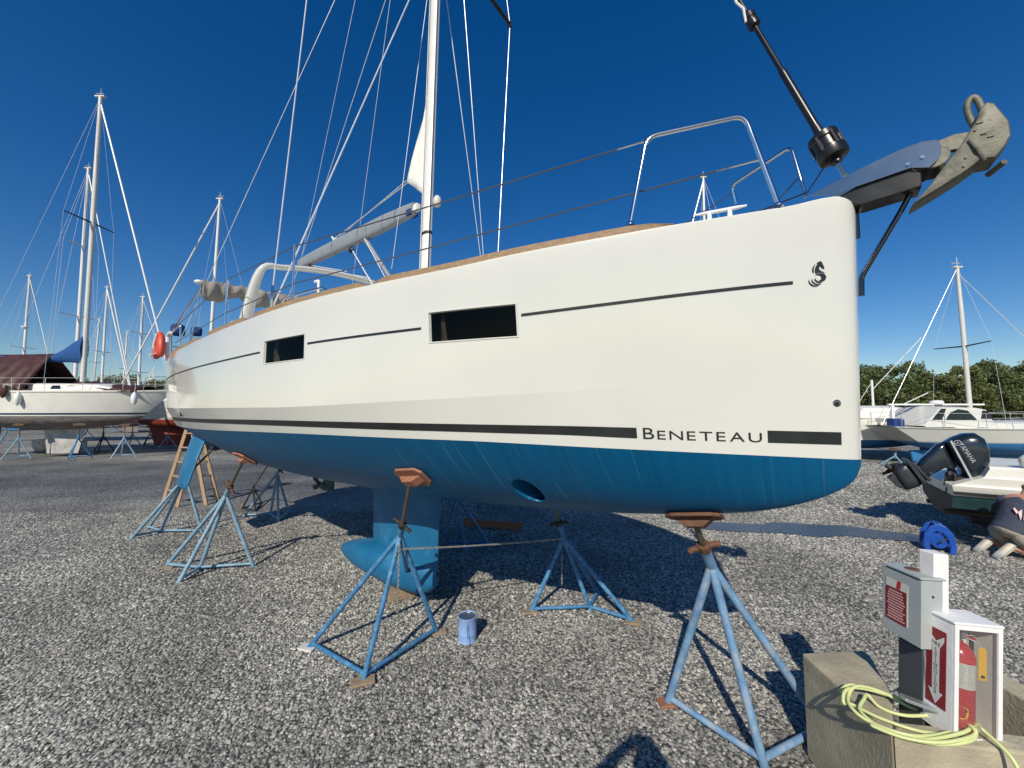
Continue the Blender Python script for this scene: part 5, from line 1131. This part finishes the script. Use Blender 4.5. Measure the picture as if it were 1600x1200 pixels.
for px,d,lb in ((135,29.5,'distant boat stand between the pale keel and the bow stand of the cream sloop'),(8,27,'distant boat stand at the left edge behind the cream sloop'),(175,40.2,'farthest boat stand seen under the bow of the cream sloop')):
    g=Dp(px,690,d); yard_stand(lb,(g.x,g.y),1.3,px*.1,'lblue',gs,.0)
for px,d,h,lb in ((1520,15.9,.75,'boat stand under the pilothouse sloop behind the outboard motor'),(1398,16.4,.72,'boat stand under the bow of the pilothouse sloop')):
    g=Dp(px,700,d); yard_stand(lb,(g.x,g.y),h,.4,'lblue','boat stands under the pilothouse sloop',.3)
# blue plastic tub, pale dinghy under the sloop
g=Dp(98,690,21.8); mb=MB(); mb.grid([[Vector((-1.4+2.8*u,.6*math.sin(math.pi*min(1,u*1.25+.08))**.5*k if True else 0,z)) for u in [i/10 for i in range(11)]] for k,z in ((1,.75),(.9,.35),(.3,.06),(0,.03),(-.3,.06),(-.9,.35),(-1,.75))])
hit('upturned_dinghy',mb,M['palekeel'],None,'pale dinghy lying on the gravel behind the keel of the cream sloop','dinghy',(g.x,g.y,0),smooth=60)
# ---------------------------------------------------------------- outboard boat on its trailer
RB=R(-35); NC=Dp(1490,760,7.05); LAT=Vector((-math.sin(RB),math.cos(RB),0)); OB=Vector((NC.x,NC.y,0))+LAT*1.05
ob=thing('motorboat','cream motorboat with a charcoal outboard tilted up at its stern','motorboat',OB,RB)
def mrow(z,y0,y1,xs,bowx):
    return [Vector((xs+(bowx-xs)*u,-.86*(y0+(y1-y0)*u)*(1 if u<.55 else math.cos((u-.55)/.45*math.pi/2)**.8+.003),z+.18*u*u)) for u in [i/16 for i in range(17)]]
prof=[(1.40,1.18,.45),(1.37,1.22,.45),(1.22,1.21,.38),(1.20,1.24,.34),(1.06,1.20,.05),(1.03,1.24,-.02),(.93,1.20,0),(.91,1.18,0),(.84,1.14,0)]
mb=MB()
for sd in (1,-1):
    mb.grid([[Vector((p.x,sd*p.y,p.z)) for p in mrow(z,w,w,x,6.6)] for z,w,x in prof])
for i in range(len(prof)-1):
    (z,w,x),(z2,w2,x2)=prof[i],prof[i+1]; mb.add([(x,-w*.86,z),(x,w*.86,z),(x2,w2*.86,z2),(x2,-w2*.86,z2)],[(0,1,2,3)])
d0=[Vector((p.x,p.y,p.z-.01)) for p in mrow(1.40,1.18,1.18,.45,6.6)]; mb.grid([d0,[Vector((p.x,0,p.z)) for p in d0],[Vector((p.x,-p.y,p.z)) for p in d0]])
mb.build('hull',M['gel2'],ob,smooth=28)
mb=MB()
for sd in (1,-1): mb.grid([[Vector((p.x,sd*(p.y-.006),p.z)) for p in mrow(z,1.19,1.19,-.005,6.6)] for z in (.925,.87)])
mb.build('boot_stripe',M['vinyl'],ob)
mb=MB(); ks=((.84,1.135),(.60,1.0),(.42,.30),(.38,0))
for sd in (1,-1): mb.grid([[Vector((p.x,sd*p.y,p.z)) for p in mrow(z,w,w,.0,6.4)] for z,w in ks])
mb.build('hull_bottom',M['tealbot'],ob,smooth=40)
mb=MB(); mb.add([(-.004,-.976,.84),(0,-.86,.6),(0,-.26,.42),(0,0,.38),(0,.26,.42),(0,.86,.6),(0,.976,.84)],[tuple(range(7))]); mb.build('transom_bottom',M['darksteel'],ob)  # dark colour stands in for the shade on the transom underside
mb=MB(); mb.box((1.35,-.78,1.50),(.55,.4,.16)); mb.sphere((1.05,-.82,1.50),.22,14,8,(1,.7,.7)); mb.build('seat',M['gel'],ob,bevel=.04)
mb=MB(); mb.tube(fillet([(1.55,-.8,1.38),(1.48,-.8,1.72),(2.4,-.8,1.78),(2.6,-.8,1.4)],.1),.02,8); mb.build('grab_rail',M['steel'],ob)
mb=MB(); mb.pillow([(1.62,1.4),(1.9,1.42),(1.78,1.78),(1.55,1.7)],lambda u,v,d:(u,-.75+d,v),.15); mb.build('seat_cushion',M['shorts'],ob)
mb=MB(); mb.lathe([(.0,0),(.03,0),(.03,.012),(0,.014)],12,(1.05,-1.055,1.14),(0,-1,0),False); mb.build('vent',M['darksteel'],ob)
# outboard: profile traced in its own plane, with real thickness
oi=(Matrix.Translation(OB)@Matrix.Rotation(RB,4,'Z')).inverted()
def OP(px,py):
    r=ray(px,py); t=(OB-LAT*.62).dot(LAT)/(r.x*LAT.x+r.y*LAT.y); return oi@Vector((r.x*t,r.y*t,H+r.z*t))
def oprof(pix): return [(OP(*q).x,OP(*q).z) for q in pix]
yc=OP(1480,715).y
cow=oprof([(1474,690),(1486,683),(1503,677),(1520,676),(1534,684),(1542,700),(1543,718),(1538,738),(1528,748),(1518,754),(1508,750),(1496,730),(1484,710)])
leg=oprof([(1474,690),(1484,710),(1494,728),(1490,734),(1470,730),(1452,742),(1444,752),(1424,733),(1438,716),(1452,704),(1462,694)])
mb=MB(); mb.pillow(cow,lambda u,v,d:(u,yc+d,v),.25,3.2,11,.62); cw_=mb.build('outboard_motor',M['cowl'],ob,smooth=50)
mb=MB(); mb.pillow(leg,lambda u,v,d:(u,yc+d,v),.13,3,9,.5); mb.build('midsection',M['cowl'],cw_,smooth=50)
gear=oprof([(1424,733),(1444,752),(1436,760),(1417,766),(1400,744),(1396,733),(1404,728),(1412,722)])
mb=MB(); mb.pillow(gear,lambda u,v,d:(u,yc+d,v),.10,2.5,9,.6); gc=mb.build('gearcase',M['cowl2'],cw_,smooth=50)
mb=MB(); mb.prism(oprof([(1398,738),(1418,766),(1404,762),(1385,745)]),lambda u,v,d:(u,yc+d,v),-.02,.02); mb.build('skeg',M['cowl2'],gc,bevel=.008)
mb=MB()
for pr in ([(1410,716),(1416,716),(1446,752),(1440,756)],[(1420,722),(1424,720),(1452,748),(1448,751)]): mb.prism(oprof(pr),lambda u,v,d:(u,yc+d,v),-.16,.16)
mb.build('cavitation_plate',M['cowl2'],gc,bevel=.01)
mb=MB(); hb_=OP(1394,733); ax=(OP(1386,728)-OP(1404,740)).normalized(); mb.tube([Vector((hb_.x,yc,hb_.z))-ax*.1,Vector((hb_.x,yc,hb_.z))+ax*.12],[.06,.04],12)
for k in range(3):
    a=k*2.094+.4; p=Vector((hb_.x,yc,hb_.z)); u=ax.cross(Vector((0,1,0))).normalized(); rdir=u*math.cos(a)+Vector((0,1,0))*math.sin(a); s_=ax.cross(rdir)
    mb.add([p+rdir*.04-s_*.04-ax*.05,p+rdir*.04+s_*.04+ax*.05,p+rdir*.16+s_*.09+ax*.06,p+rdir*.20-s_*.01,p+rdir*.15-s_*.09-ax*.05],[(0,1,2,3,4)])
mb.build('propeller',M['darksteel'],gc)
yf=yc-.255
mb=MB(); mb.prism(oprof([(1477,688),(1480,687),(1513,748),(1510,749)]),lambda u,v,d:(u,yf+.015+d,v),-.012,.012); mb.build('cowl_trim',M['silver'],cw_)
mb=MB(); mb.prism(oprof([(1521,686),(1526,689),(1535,704),(1536,712),(1530,708),(1524,696)]),lambda u,v,d:(u,yf+.03+d,v),-.012,.012); mb.build('air_intake',M['black'],cw_)
vs,fs=text_polys('YAMAHA',.10,'LEFT',.9); a0=OP(1489,692); a1=OP(1507,717); ang=math.atan2(a1.z-a0.z,a1.x-a0.x)
mb=MB(); mb.add([Vector((a0.x+x*math.cos(ang)-y*math.sin(ang),yf-.002,a0.z+x*math.sin(ang)+y*math.cos(ang))) for x,y in vs],fs)
e0=OP(1488.5,690.5); c_=Vector((e0.x,0,e0.z))
for k,(r0,r1) in enumerate(((.050,.040),)):
    n=24; mb.add([Vector((c_.x+r*math.cos(2*math.pi*i/n),yf-.002,c_.z+r*math.sin(2*math.pi*i/n))) for r in (r0,r1) for i in range(n)],[(i,(i+1)%n,n+(i+1)%n,n+i) for i in range(n)])
for k in range(3):
    a=math.pi/2+k*2.094; mb.add([Vector((c_.x+.038*math.cos(a),yf-.002,c_.z+.038*math.sin(a))),Vector((c_.x+.008*math.cos(a+.9),yf-.002,c_.z+.008*math.sin(a+.9))),Vector((c_.x+.008*math.cos(a-.9),yf-.002,c_.z+.008*math.sin(a-.9)))],[(0,1,2)])
mb.build('lettering',M['silver'],cw_,smooth=0,norm=False)
mb=MB()
for a,b,r_ in (((1452,741),(1481,727),.02),((1484,730),(1482,752),.03),((1490,735),(1498,752),.03),((1478,738),(1476,758),.012),((1482,752),(1479,772),.02),((1500,745),(1512,757),.04)):
    p,q=OP(*a),OP(*b); mb.tube([Vector((p.x,yc,p.z)),Vector(((p.x+q.x)/2-.02,yc-.06,(p.z+q.z)/2)),Vector((q.x,yc+.02,q.z))],r_,7)
p=OP(1490,752); mb.box((p.x+.05,yc,p.z-.1),(.16,.35,.42)); mb.build('transom_bracket',M['darksteel'],ob)
p=OP(1486,778); mb=MB(); mb.tube(fillet([(p.x-.03,yc-.1,p.z+.25),(p.x-.03,yc-.1,p.z),(p.x+.03,yc-.1,p.z),(p.x+.03,yc-.1,p.z+.2)],.03),.018,6); mb.build('tow_hook',M['red'],ob)
tr_=thing('boat_trailer','dark boat trailer under the cream motorboat','trailer',OB,RB)
mb=MB()
for y in (-.55,.55): mb.box((3.3,y,.36),(6.0,.09,.11))
for x in (.45,2.0,3.6,5.4): mb.box((x,0,.30),(.08,1.3,.08))
mb.build('frame',M['darksteel'],tr_,smooth=0)
for y in (-.82,.82):
    mb=MB(); mb.lathe([(.16,-.09),(.27,-.09),(.30,-.05),(.30,.05),(.27,.09),(.16,.09)],28,(2.15,y,.30),(0,1,0)); wh=mb.build('wheel',M['rubber'],tr_); mb=MB(); mb.lathe([(0,-.05),(.06,-.07),(.16,-.05),(.17,.05),(0,.06)],20,(2.15,y,.30),(0,1,0),False); mb.build('rim',M['steel'],wh)
    mb=MB(); mb.box((.62,y*.6,.46),(1.3,.10,.07)); mb.build('bunk',M['dkwood'],tr_,smooth=0)
# ---------------------------------------------------------------- people
def skin(name, pts, edges, rad, mat, parent, sub=2, root=0):
    me=bpy.data.meshes.new(name); me.from_pydata([tuple(p) for p in pts],edges,[]); o=bpy.data.objects.new(name,me); col.objects.link(o)
    md=o.modifiers.new('skin','SKIN')
    sv=me.skin_vertices[0].data
    for i,r_ in enumerate(rad): sv[i].radius=(r_,r_) if not isinstance(r_,tuple) else r_; sv[i].use_root=(i==root)
    ss=o.modifiers.new('sub','SUBSURF'); ss.levels=sub; ss.render_levels=sub
    bpy.context.view_layer.update(); dg=bpy.context.evaluated_depsgraph_get()
    m2=bpy.data.meshes.new_from_object(o.evaluated_get(dg)); bpy.data.objects.remove(o)
    m2.materials.clear(); m2.materials.append(mat); m2.polygons.foreach_set('use_smooth',[True]*len(m2.polygons))
    o=bpy.data.objects.new(name,m2); col.objects.link(o); o.parent=parent; return o
def person(label, J, parts, S=1.15, loc=(0,0,0), gear=True):
    """J: named joints in metres (scene scale); one skinned body plus clothing"""
    t=thing('person',label,'person',loc); o=Vector(loc); J={k:Vector(v)-o for k,v in J.items()}
    names=[];pts=[];rad=[];ed=[]
    def add(n,p,r):
        names.append(n); pts.append(p); rad.append(r*S); return len(pts)-1
    ip=add('pelvis',J['pelvis'],.135); iw=add('waist',J['pelvis'].lerp(J['chest'],.5),.125); ic=add('chest',J['chest'],.14); inn=add('neck',J['neck'],.058)
    ih=add('head0',J['neck'].lerp(J['head'],.62),.072); i2=add('head',J['head'],.090); i3=add('crown',J['head']+(J['head']-J['neck']).normalized()*.085*S,.062)
    ed+=[(ip,iw),(iw,ic),(ic,inn),(inn,ih),(ih,i2),(i2,i3)]
    for s in ('l','r'):
        a=add(s+'sh',J[s+'sh'],.062); b=add(s+'el',J[s+'el'],.043); m=add(s+'um',J[s+'sh'].lerp(J[s+'el'],.5),.050); w=add(s+'wr',J[s+'wr'],.028); fa=add(s+'fa',J[s+'el'].lerp(J[s+'wr'],.35),.041)
        ed+=[(ic,a),(a,m),(m,b),(b,fa),(fa,w)]
        hd=(J[s+'hand']-J[s+'wr']).normalized(); hn=add(s+'palm',J[s+'hand'],.034); ed.append((w,hn))
        side=hd.cross(Vector((.2,.3,1))).normalized(); cur=side.cross(hd)
        for k in range(4):
            base=J[s+'hand']+hd*.03*S+side*(k-1.5)*.021*S; l=(.034,.040,.037,.029)[k]*S
            q0=add('f',base,.0095); q1=add('f',base+hd*l-cur*.008*S,.0088); q2=add('f',base+hd*l*1.7-cur*.03*S,.0075); ed+=[(hn,q0),(q0,q1),(q1,q2)]
        tb=J[s+'hand']-side*.03*S; q0=add('t',tb,.011); q1=add('t',tb-side*.02*S+hd*.03*S,.0095); ed+=[(hn,q0),(q0,q1)]
        hp=add(s+'hip',J[s+'hip'],.092); mt=add(s+'thigh',J[s+'hip'].lerp(J[s+'kn'],.5),.078); k=add(s+'kn',J[s+'kn'],.056); cf=add(s+'calf',J[s+'kn'].lerp(J[s+'an'],.35),.055); an=add(s+'an',J[s+'an'],.036); fo=add(s+'toe',J[s+'toe'],.034)
        ed+=[(ip,hp),(hp,mt),(mt,k),(k,cf),(cf,an),(an,fo)]
    skin('body',pts,ed,rad,M['skin'],t)
    fw=J['face']  # facing direction of the head
    hc=J['head']; up=(J['head']-J['neck']).normalized(); rt=fw.cross(up).normalized()
    mb=MB(); mb.sphere(hc+fw*.088*S-up*.005*S,.016*S,10,8,(1,1,1.5)); mb.tube([hc+fw*.083*S+up*.025*S,hc+fw*.105*S-up*.012*S],[.008*S,.014*S],8); mb.build('nose',M['skin'],t)
    for s in (1,-1):
        mb=MB(); mb.sphere(hc+rt*s*.088*S+up*.0,.022*S,10,8,(.6,.9,1.4)); mb.build('ear',M['skin'],t)
        mb=MB(); mb.sphere(hc+fw*.078*S+rt*s*.032*S+up*.028*S,.011*S,10,8); mb.build('eye',M['label'],t)
    mb=MB(); mb.tube([hc+fw*.085*S-up*.042*S-rt*.02*S,hc+fw*.090*S-up*.042*S,hc+fw*.085*S-up*.042*S+rt*.02*S],.006*S,6); mb.build('mouth',M['skin'],t)
    mb=MB(); rows=[]
    for i in range(9):
        th=math.pi*.5*i/8*1.05; rows.append([hc+up*.012*S+(up*math.cos(th)*1.12+(rt*math.cos(a)*.97+fw*(math.sin(a)*1.05-.12))*math.sin(th))*.098*S for a in [2*math.pi*j/18 for j in range(18)]])
    mb.grid(rows,True); mb.build('hair',M['hair'],t)
    # clothes: lofted cloth round torso, sleeves and legs
    def lerp(a,b,f): return J[a].lerp(J[b],f)
    def ring(c,ax,ref,rx,ry,n=18):
        u=(ref-ax*ref.dot(ax)).normalized(); w=ax.cross(u); return [c+u*rx*math.cos(2*math.pi*i/n)+w*ry*math.sin(2*math.pi*i/n)*(1+.03*math.sin(i*2.3)) for i in range(n)]
    ref=(J['rsh']-J['lsh']).normalized(); ax=(J['chest']-J['pelvis']).normalized(); mb=MB(); rows=[]
    for f,rx,ry in ((-.17,.01,.01),(-.16,.12,.11),(-.13,.180,.165),(-.08,.188,.170),(.1,.178,.163),(.4,.172,.155),(.7,.178,.158),(1.0,.182,.155)): rows.append(ring(J['pelvis'].lerp(J['chest'],f),ax,ref,rx*S,ry*S))
    ax2=(J['neck']-J['chest']).normalized()
    for f,rx,ry in ((.35,.185,.13),(.62,.15,.105),(.82,.085,.078),(.95,.066,.066)): rows.append(ring(J['chest'].lerp(J['neck'],f),ax2,ref,rx*S,ry*S))
    mb.grid(rows,True)
    for s in ('l','r'):
        e=J[s+'sh'].lerp(J['chest'],.35); mb.tube([e,J[s+'sh'],lerp(s+'sh',s+'el',.4),lerp(s+'sh',s+'el',.8)],[.085*S,.090*S,.078*S,.074*S],14)
    o_=mb.build('shirt',M['shirt'],t,smooth=70); so=o_.modifiers.new('sub','SUBSURF'); so.levels=1; so.render_levels=1
    mb=MB(); mb.grid([ring(J['pelvis'].lerp(J['chest'],f),ax,ref,rx*S,ry*S) for f,rx,ry in ((.16,.165,.150),(-.02,.182,.168),(-.18,.178,.168),(-.30,.13,.13),(-.36,.07,.07),(-.37,.01,.01))],True)
    for s in ('l','r'): mb.tube([J[s+'hip'].lerp(J['pelvis'],.3),J[s+'hip'],lerp(s+'hip',s+'kn',.45),lerp(s+'hip',s+'kn',.78)],[.118*S,.128*S,.108*S,.100*S],14)
    o_=mb.build('shorts',M['shorts'],t,smooth=70); so=o_.modifiers.new('sub','SUBSURF'); so.levels=1; so.render_levels=1
    for s in ('l','r'):
        a,b=J[s+'an'],J[s+'toe']; d=(b-a).normalized(); heel=a-d*.055*S; sole=J[s+'sole']
        pts=[heel+sole*.028*S,a+d*.05*S+sole*.018*S,b+sole*.01*S,b+d*.06*S+sole*.008*S]; so=skin('shoe',pts,[(0,1),(1,2),(2,3)],[.040*S,.046*S,.042*S,.030*S],M['shoe'],t)
        mb=MB(); wd=d.cross(sole).normalized(); pp=[heel-d*.03*S,a+d*.04*S,b,b+d*.085*S]; mb.grid([[q+sole*(.055+k)*S+wd*w_*S for w_ in (-.036,-.02,.02,.036)] for k,q in ((0,pp[0]),(0,pp[1]),(-.008,pp[2]),(-.02,pp[3]))]); so=mb.build('sole',M['boxgrey'],t,norm=False); sd=so.modifiers.new('thick','SOLIDIFY'); sd.thickness=.016
    return t,J
# kneeling man
k=G(1592,866)
Jk={'pelvis':(8.07,6.36,.46),'chest':(8.22,6.33,.80),'neck':(8.28,6.31,1.00),'head':(8.37,6.29,1.09),'face':(.88,.10,-.45),
 'lsh':(8.30,6.13,.92),'lel':(8.47,6.06,.60),'lwr':(8.58,6.10,.32),'lhand':(8.61,6.12,.24),'rsh':(8.20,6.53,.92),'rel':(8.40,6.60,.62),'rwr':(8.60,6.56,.40),'rhand':(8.66,6.54,.34),
 'lhip':(8.06,6.22,.42),'lkn':(8.36,6.26,.10),'lan':(8.02,6.34,.19),'ltoe':(7.88,6.36,.075),'rhip':(8.04,6.50,.42),'rkn':(8.38,6.60,.10),'ran':(8.03,6.62,.19),'rtoe':(7.90,6.64,.075),'lsole':(-.8,-.2,.3),'rsole':(-.8,-.2,.3)}
Jk={a:Vector(b) for a,b in Jk.items()}; Jk['face'].normalize()
Jk={a:(b if a in('face','lsole','rsole') else b+Vector((.02,0,0))) for a,b in Jk.items()}
loc=Vector((8.1,6.35,0)); F_=Jk.pop('face'); LS=Jk.pop('lsole').normalized(); RS_=Jk.pop('rsole').normalized()
Jk['face']=F_+loc; Jk['lsole']=LS+loc; Jk['rsole']=RS_+loc
man,JJ=person('man in navy shirt and khaki shorts kneeling beside the motorboat',Jk,None,1.25,loc)
mb=MB(); c=JJ['pelvis'].lerp(JJ['chest'],.62); nrm=Vector((-.62,-.70,.35)).normalized(); xx=(JJ['chest']-JJ['pelvis']).normalized(); xx=(xx-nrm*xx.dot(nrm)).normalized(); yy=nrm.cross(xx)
for poly in ([(-.12,-.02),(.02,.05),(.10,.02),(-.02,-.01)],[(-.02,.06),(.06,.12),(.09,.11),(.02,.04)],[(-.10,-.05),(.05,-.02),(.05,-.035),(-.10,-.07)]): mb.add([c+nrm*.222+xx*u*.8+yy*v*.8 for u,v in poly],[tuple(range(len(poly)))])
mb.build('shirt_print',M['pink'],man,smooth=0,norm=False)
# photographer behind the camera, whose shadow falls into the picture
S=1.34
Jp={'pelvis':(.10,-.36,1.34),'chest':(.06,-.33,1.83),'neck':(.04,-.30,2.07),'head':(.03,-.235,2.275),
 'lsh':(-.21,-.31,1.97),'lel':(-.37,-.16,2.17),'lwr':(-.15,-.10,2.335),'lhand':(-.085,-.085,2.365),'rsh':(.31,-.31,1.97),'rel':(.27,-.16,2.02),'rwr':(.13,-.10,2.30),'rhand':(.085,-.085,2.355),
 'lhip':(-.03,-.36,1.24),'lkn':(-.05,-.35,.70),'lan':(-.06,-.38,.13),'ltoe':(-.08,-.20,.06),'rhip':(.23,-.36,1.24),'rkn':(.25,-.35,.70),'ran':(.27,-.38,.13),'rtoe':(.30,-.20,.06)}
Jp={a:Vector(b) for a,b in Jp.items()}; loc=Vector((.10,-.35,0))
Jp['face']=Vector((0,.98,.1)).normalized()+loc; Jp['lsole']=Vector((0,0,-1))+loc; Jp['rsole']=Vector((0,0,-1))+loc
ph_,_=person('photographer with raised arms whose shadow falls across the gravel','x' and Jp,None,S,loc)
mb=MB(); mb.box((0,-.075,2.39),(.165,.010,.08)); hit('phone',mb,M['black'],None,'phone held up by the photographer','phone',smooth=0,bevel=.003)
# ---------------------------------------------------------------- trees
def tree_mesh(seed,h,w,mat):
    rnd=random.Random(seed); tr=MB(); th=h*.30
    tr.tube([(0,0,0),(.05,0,th*.6),(.0,.05,th),(.1,0,h*.62)],[h*.035,h*.028,h*.024,h*.010],10); tips=[]
    for k in range(10):
        a=k*.628*2+rnd.uniform(-.3,.3); z=th*(.7+.9*rnd.random()); l=w*(.55+.4*rnd.random()); e=Vector((l*math.cos(a),l*math.sin(a),z+h*(.18+.3*rnd.random())))
        m=Vector((l*.45*math.cos(a),l*.45*math.sin(a),z+h*.12)); tr.tube(catmull([(0,0,z),m,e],4),[h*.012*(1-.85*i/8) for i in range(9)],6); tips.append(e); tips.append(m)
    lf=MB(); cl_=[]
    for k in range(95):
        a=rnd.uniform(0,6.283); u=rnd.random(); v=rnd.random()**.45; zz=(u*.84+.14); prof=math.sin(math.pi*min(1,max(.02,zz*.92+.04)))**.55
        cl_.append((Vector((w*prof*v*math.cos(a),w*prof*v*math.sin(a),h*(.14+.80*zz)+rnd.uniform(-.03,.06)*h)),rnd.uniform(.10,.20)*w))
    vs=[];fs=[]
    for c,r in cl_:
        for q in range(int(70)):
            d=Vector((rnd.gauss(0,1),rnd.gauss(0,1),rnd.gauss(0,.75))).normalized()*r*rnd.random()**.4*1.15; p=c+d; s=rnd.uniform(.07,.15)*h/7.5
            ax=Vector((rnd.gauss(0,1),rnd.gauss(0,1),rnd.gauss(0,1))).normalized(); b=ax.cross(Vector((rnd.gauss(0,1),rnd.gauss(0,1),rnd.gauss(0,1)))).normalized()
            i=len(vs); vs+=[p+ax*s*1.3,p+b*s*.7,p-ax*s*1.3,p-b*s*.7]; fs.append((i,i+1,i+2,i+3))
    lf.add(vs,fs); return tr,lf
protos=[]
for i,(sd,h,w,mt) in enumerate(((3,7.2,3.1,'leaf'),(7,6.6,2.9,'leaf2'),(12,7.6,3.3,'leaf'))):
    tr,lf=tree_mesh(sd,h,w,M[mt]); t=thing('tree','tree','tree',(0,0,0),0,'trees along the edge of the yard'); tr.build('trunk',M['bark'],t,smooth=60); lf.build('crown',M[mt],t,smooth=0,norm=False); protos.append(t)
rnd=random.Random(21); used=[False]*3
spots=[]
for k in range(11): spots.append((38.5+3.55*k+rnd.uniform(-.6,.6),45+rnd.uniform(-2.5,3.5),rnd.uniform(.88,1.26)))
spots+= [(36+4.3*k+rnd.uniform(-1,1),53+rnd.uniform(-1.5,2),rnd.uniform(.85,1.0)) for k in range(9)]
for k in range(12): spots.append((-76+3.6*k+rnd.uniform(-.8,.8),63+rnd.uniform(-2,3),rnd.uniform(1.0,1.22)))
words=['bushy','broad','airy','rounded','uneven','dense','tall','low','leaning','spreading','pale','ragged']
for i,(x,y,s) in enumerate(spots):
    k=i%3; o_=protos[k] if not used[k] else copy_tree(protos[k]); used[k]=True
    o_.location=(x,y,-.25); o_.scale=(s*rnd.uniform(.95,1.15),s*rnd.uniform(.95,1.15),s); o_.rotation_euler=(0,0,rnd.uniform(0,6.28))
    o_['label']='green leafy tree in the row behind the pilothouse sloop' if x>0 and i<11 else 'green tree in the second row behind the pilothouse sloop' if x>0 else 'small green tree at the far edge of the yard left of the stern'
    o_['group']='trees behind the pilothouse sloop' if x>0 and i<11 else 'second row of trees at right' if x>0 else 'trees at the far left edge of the yard'
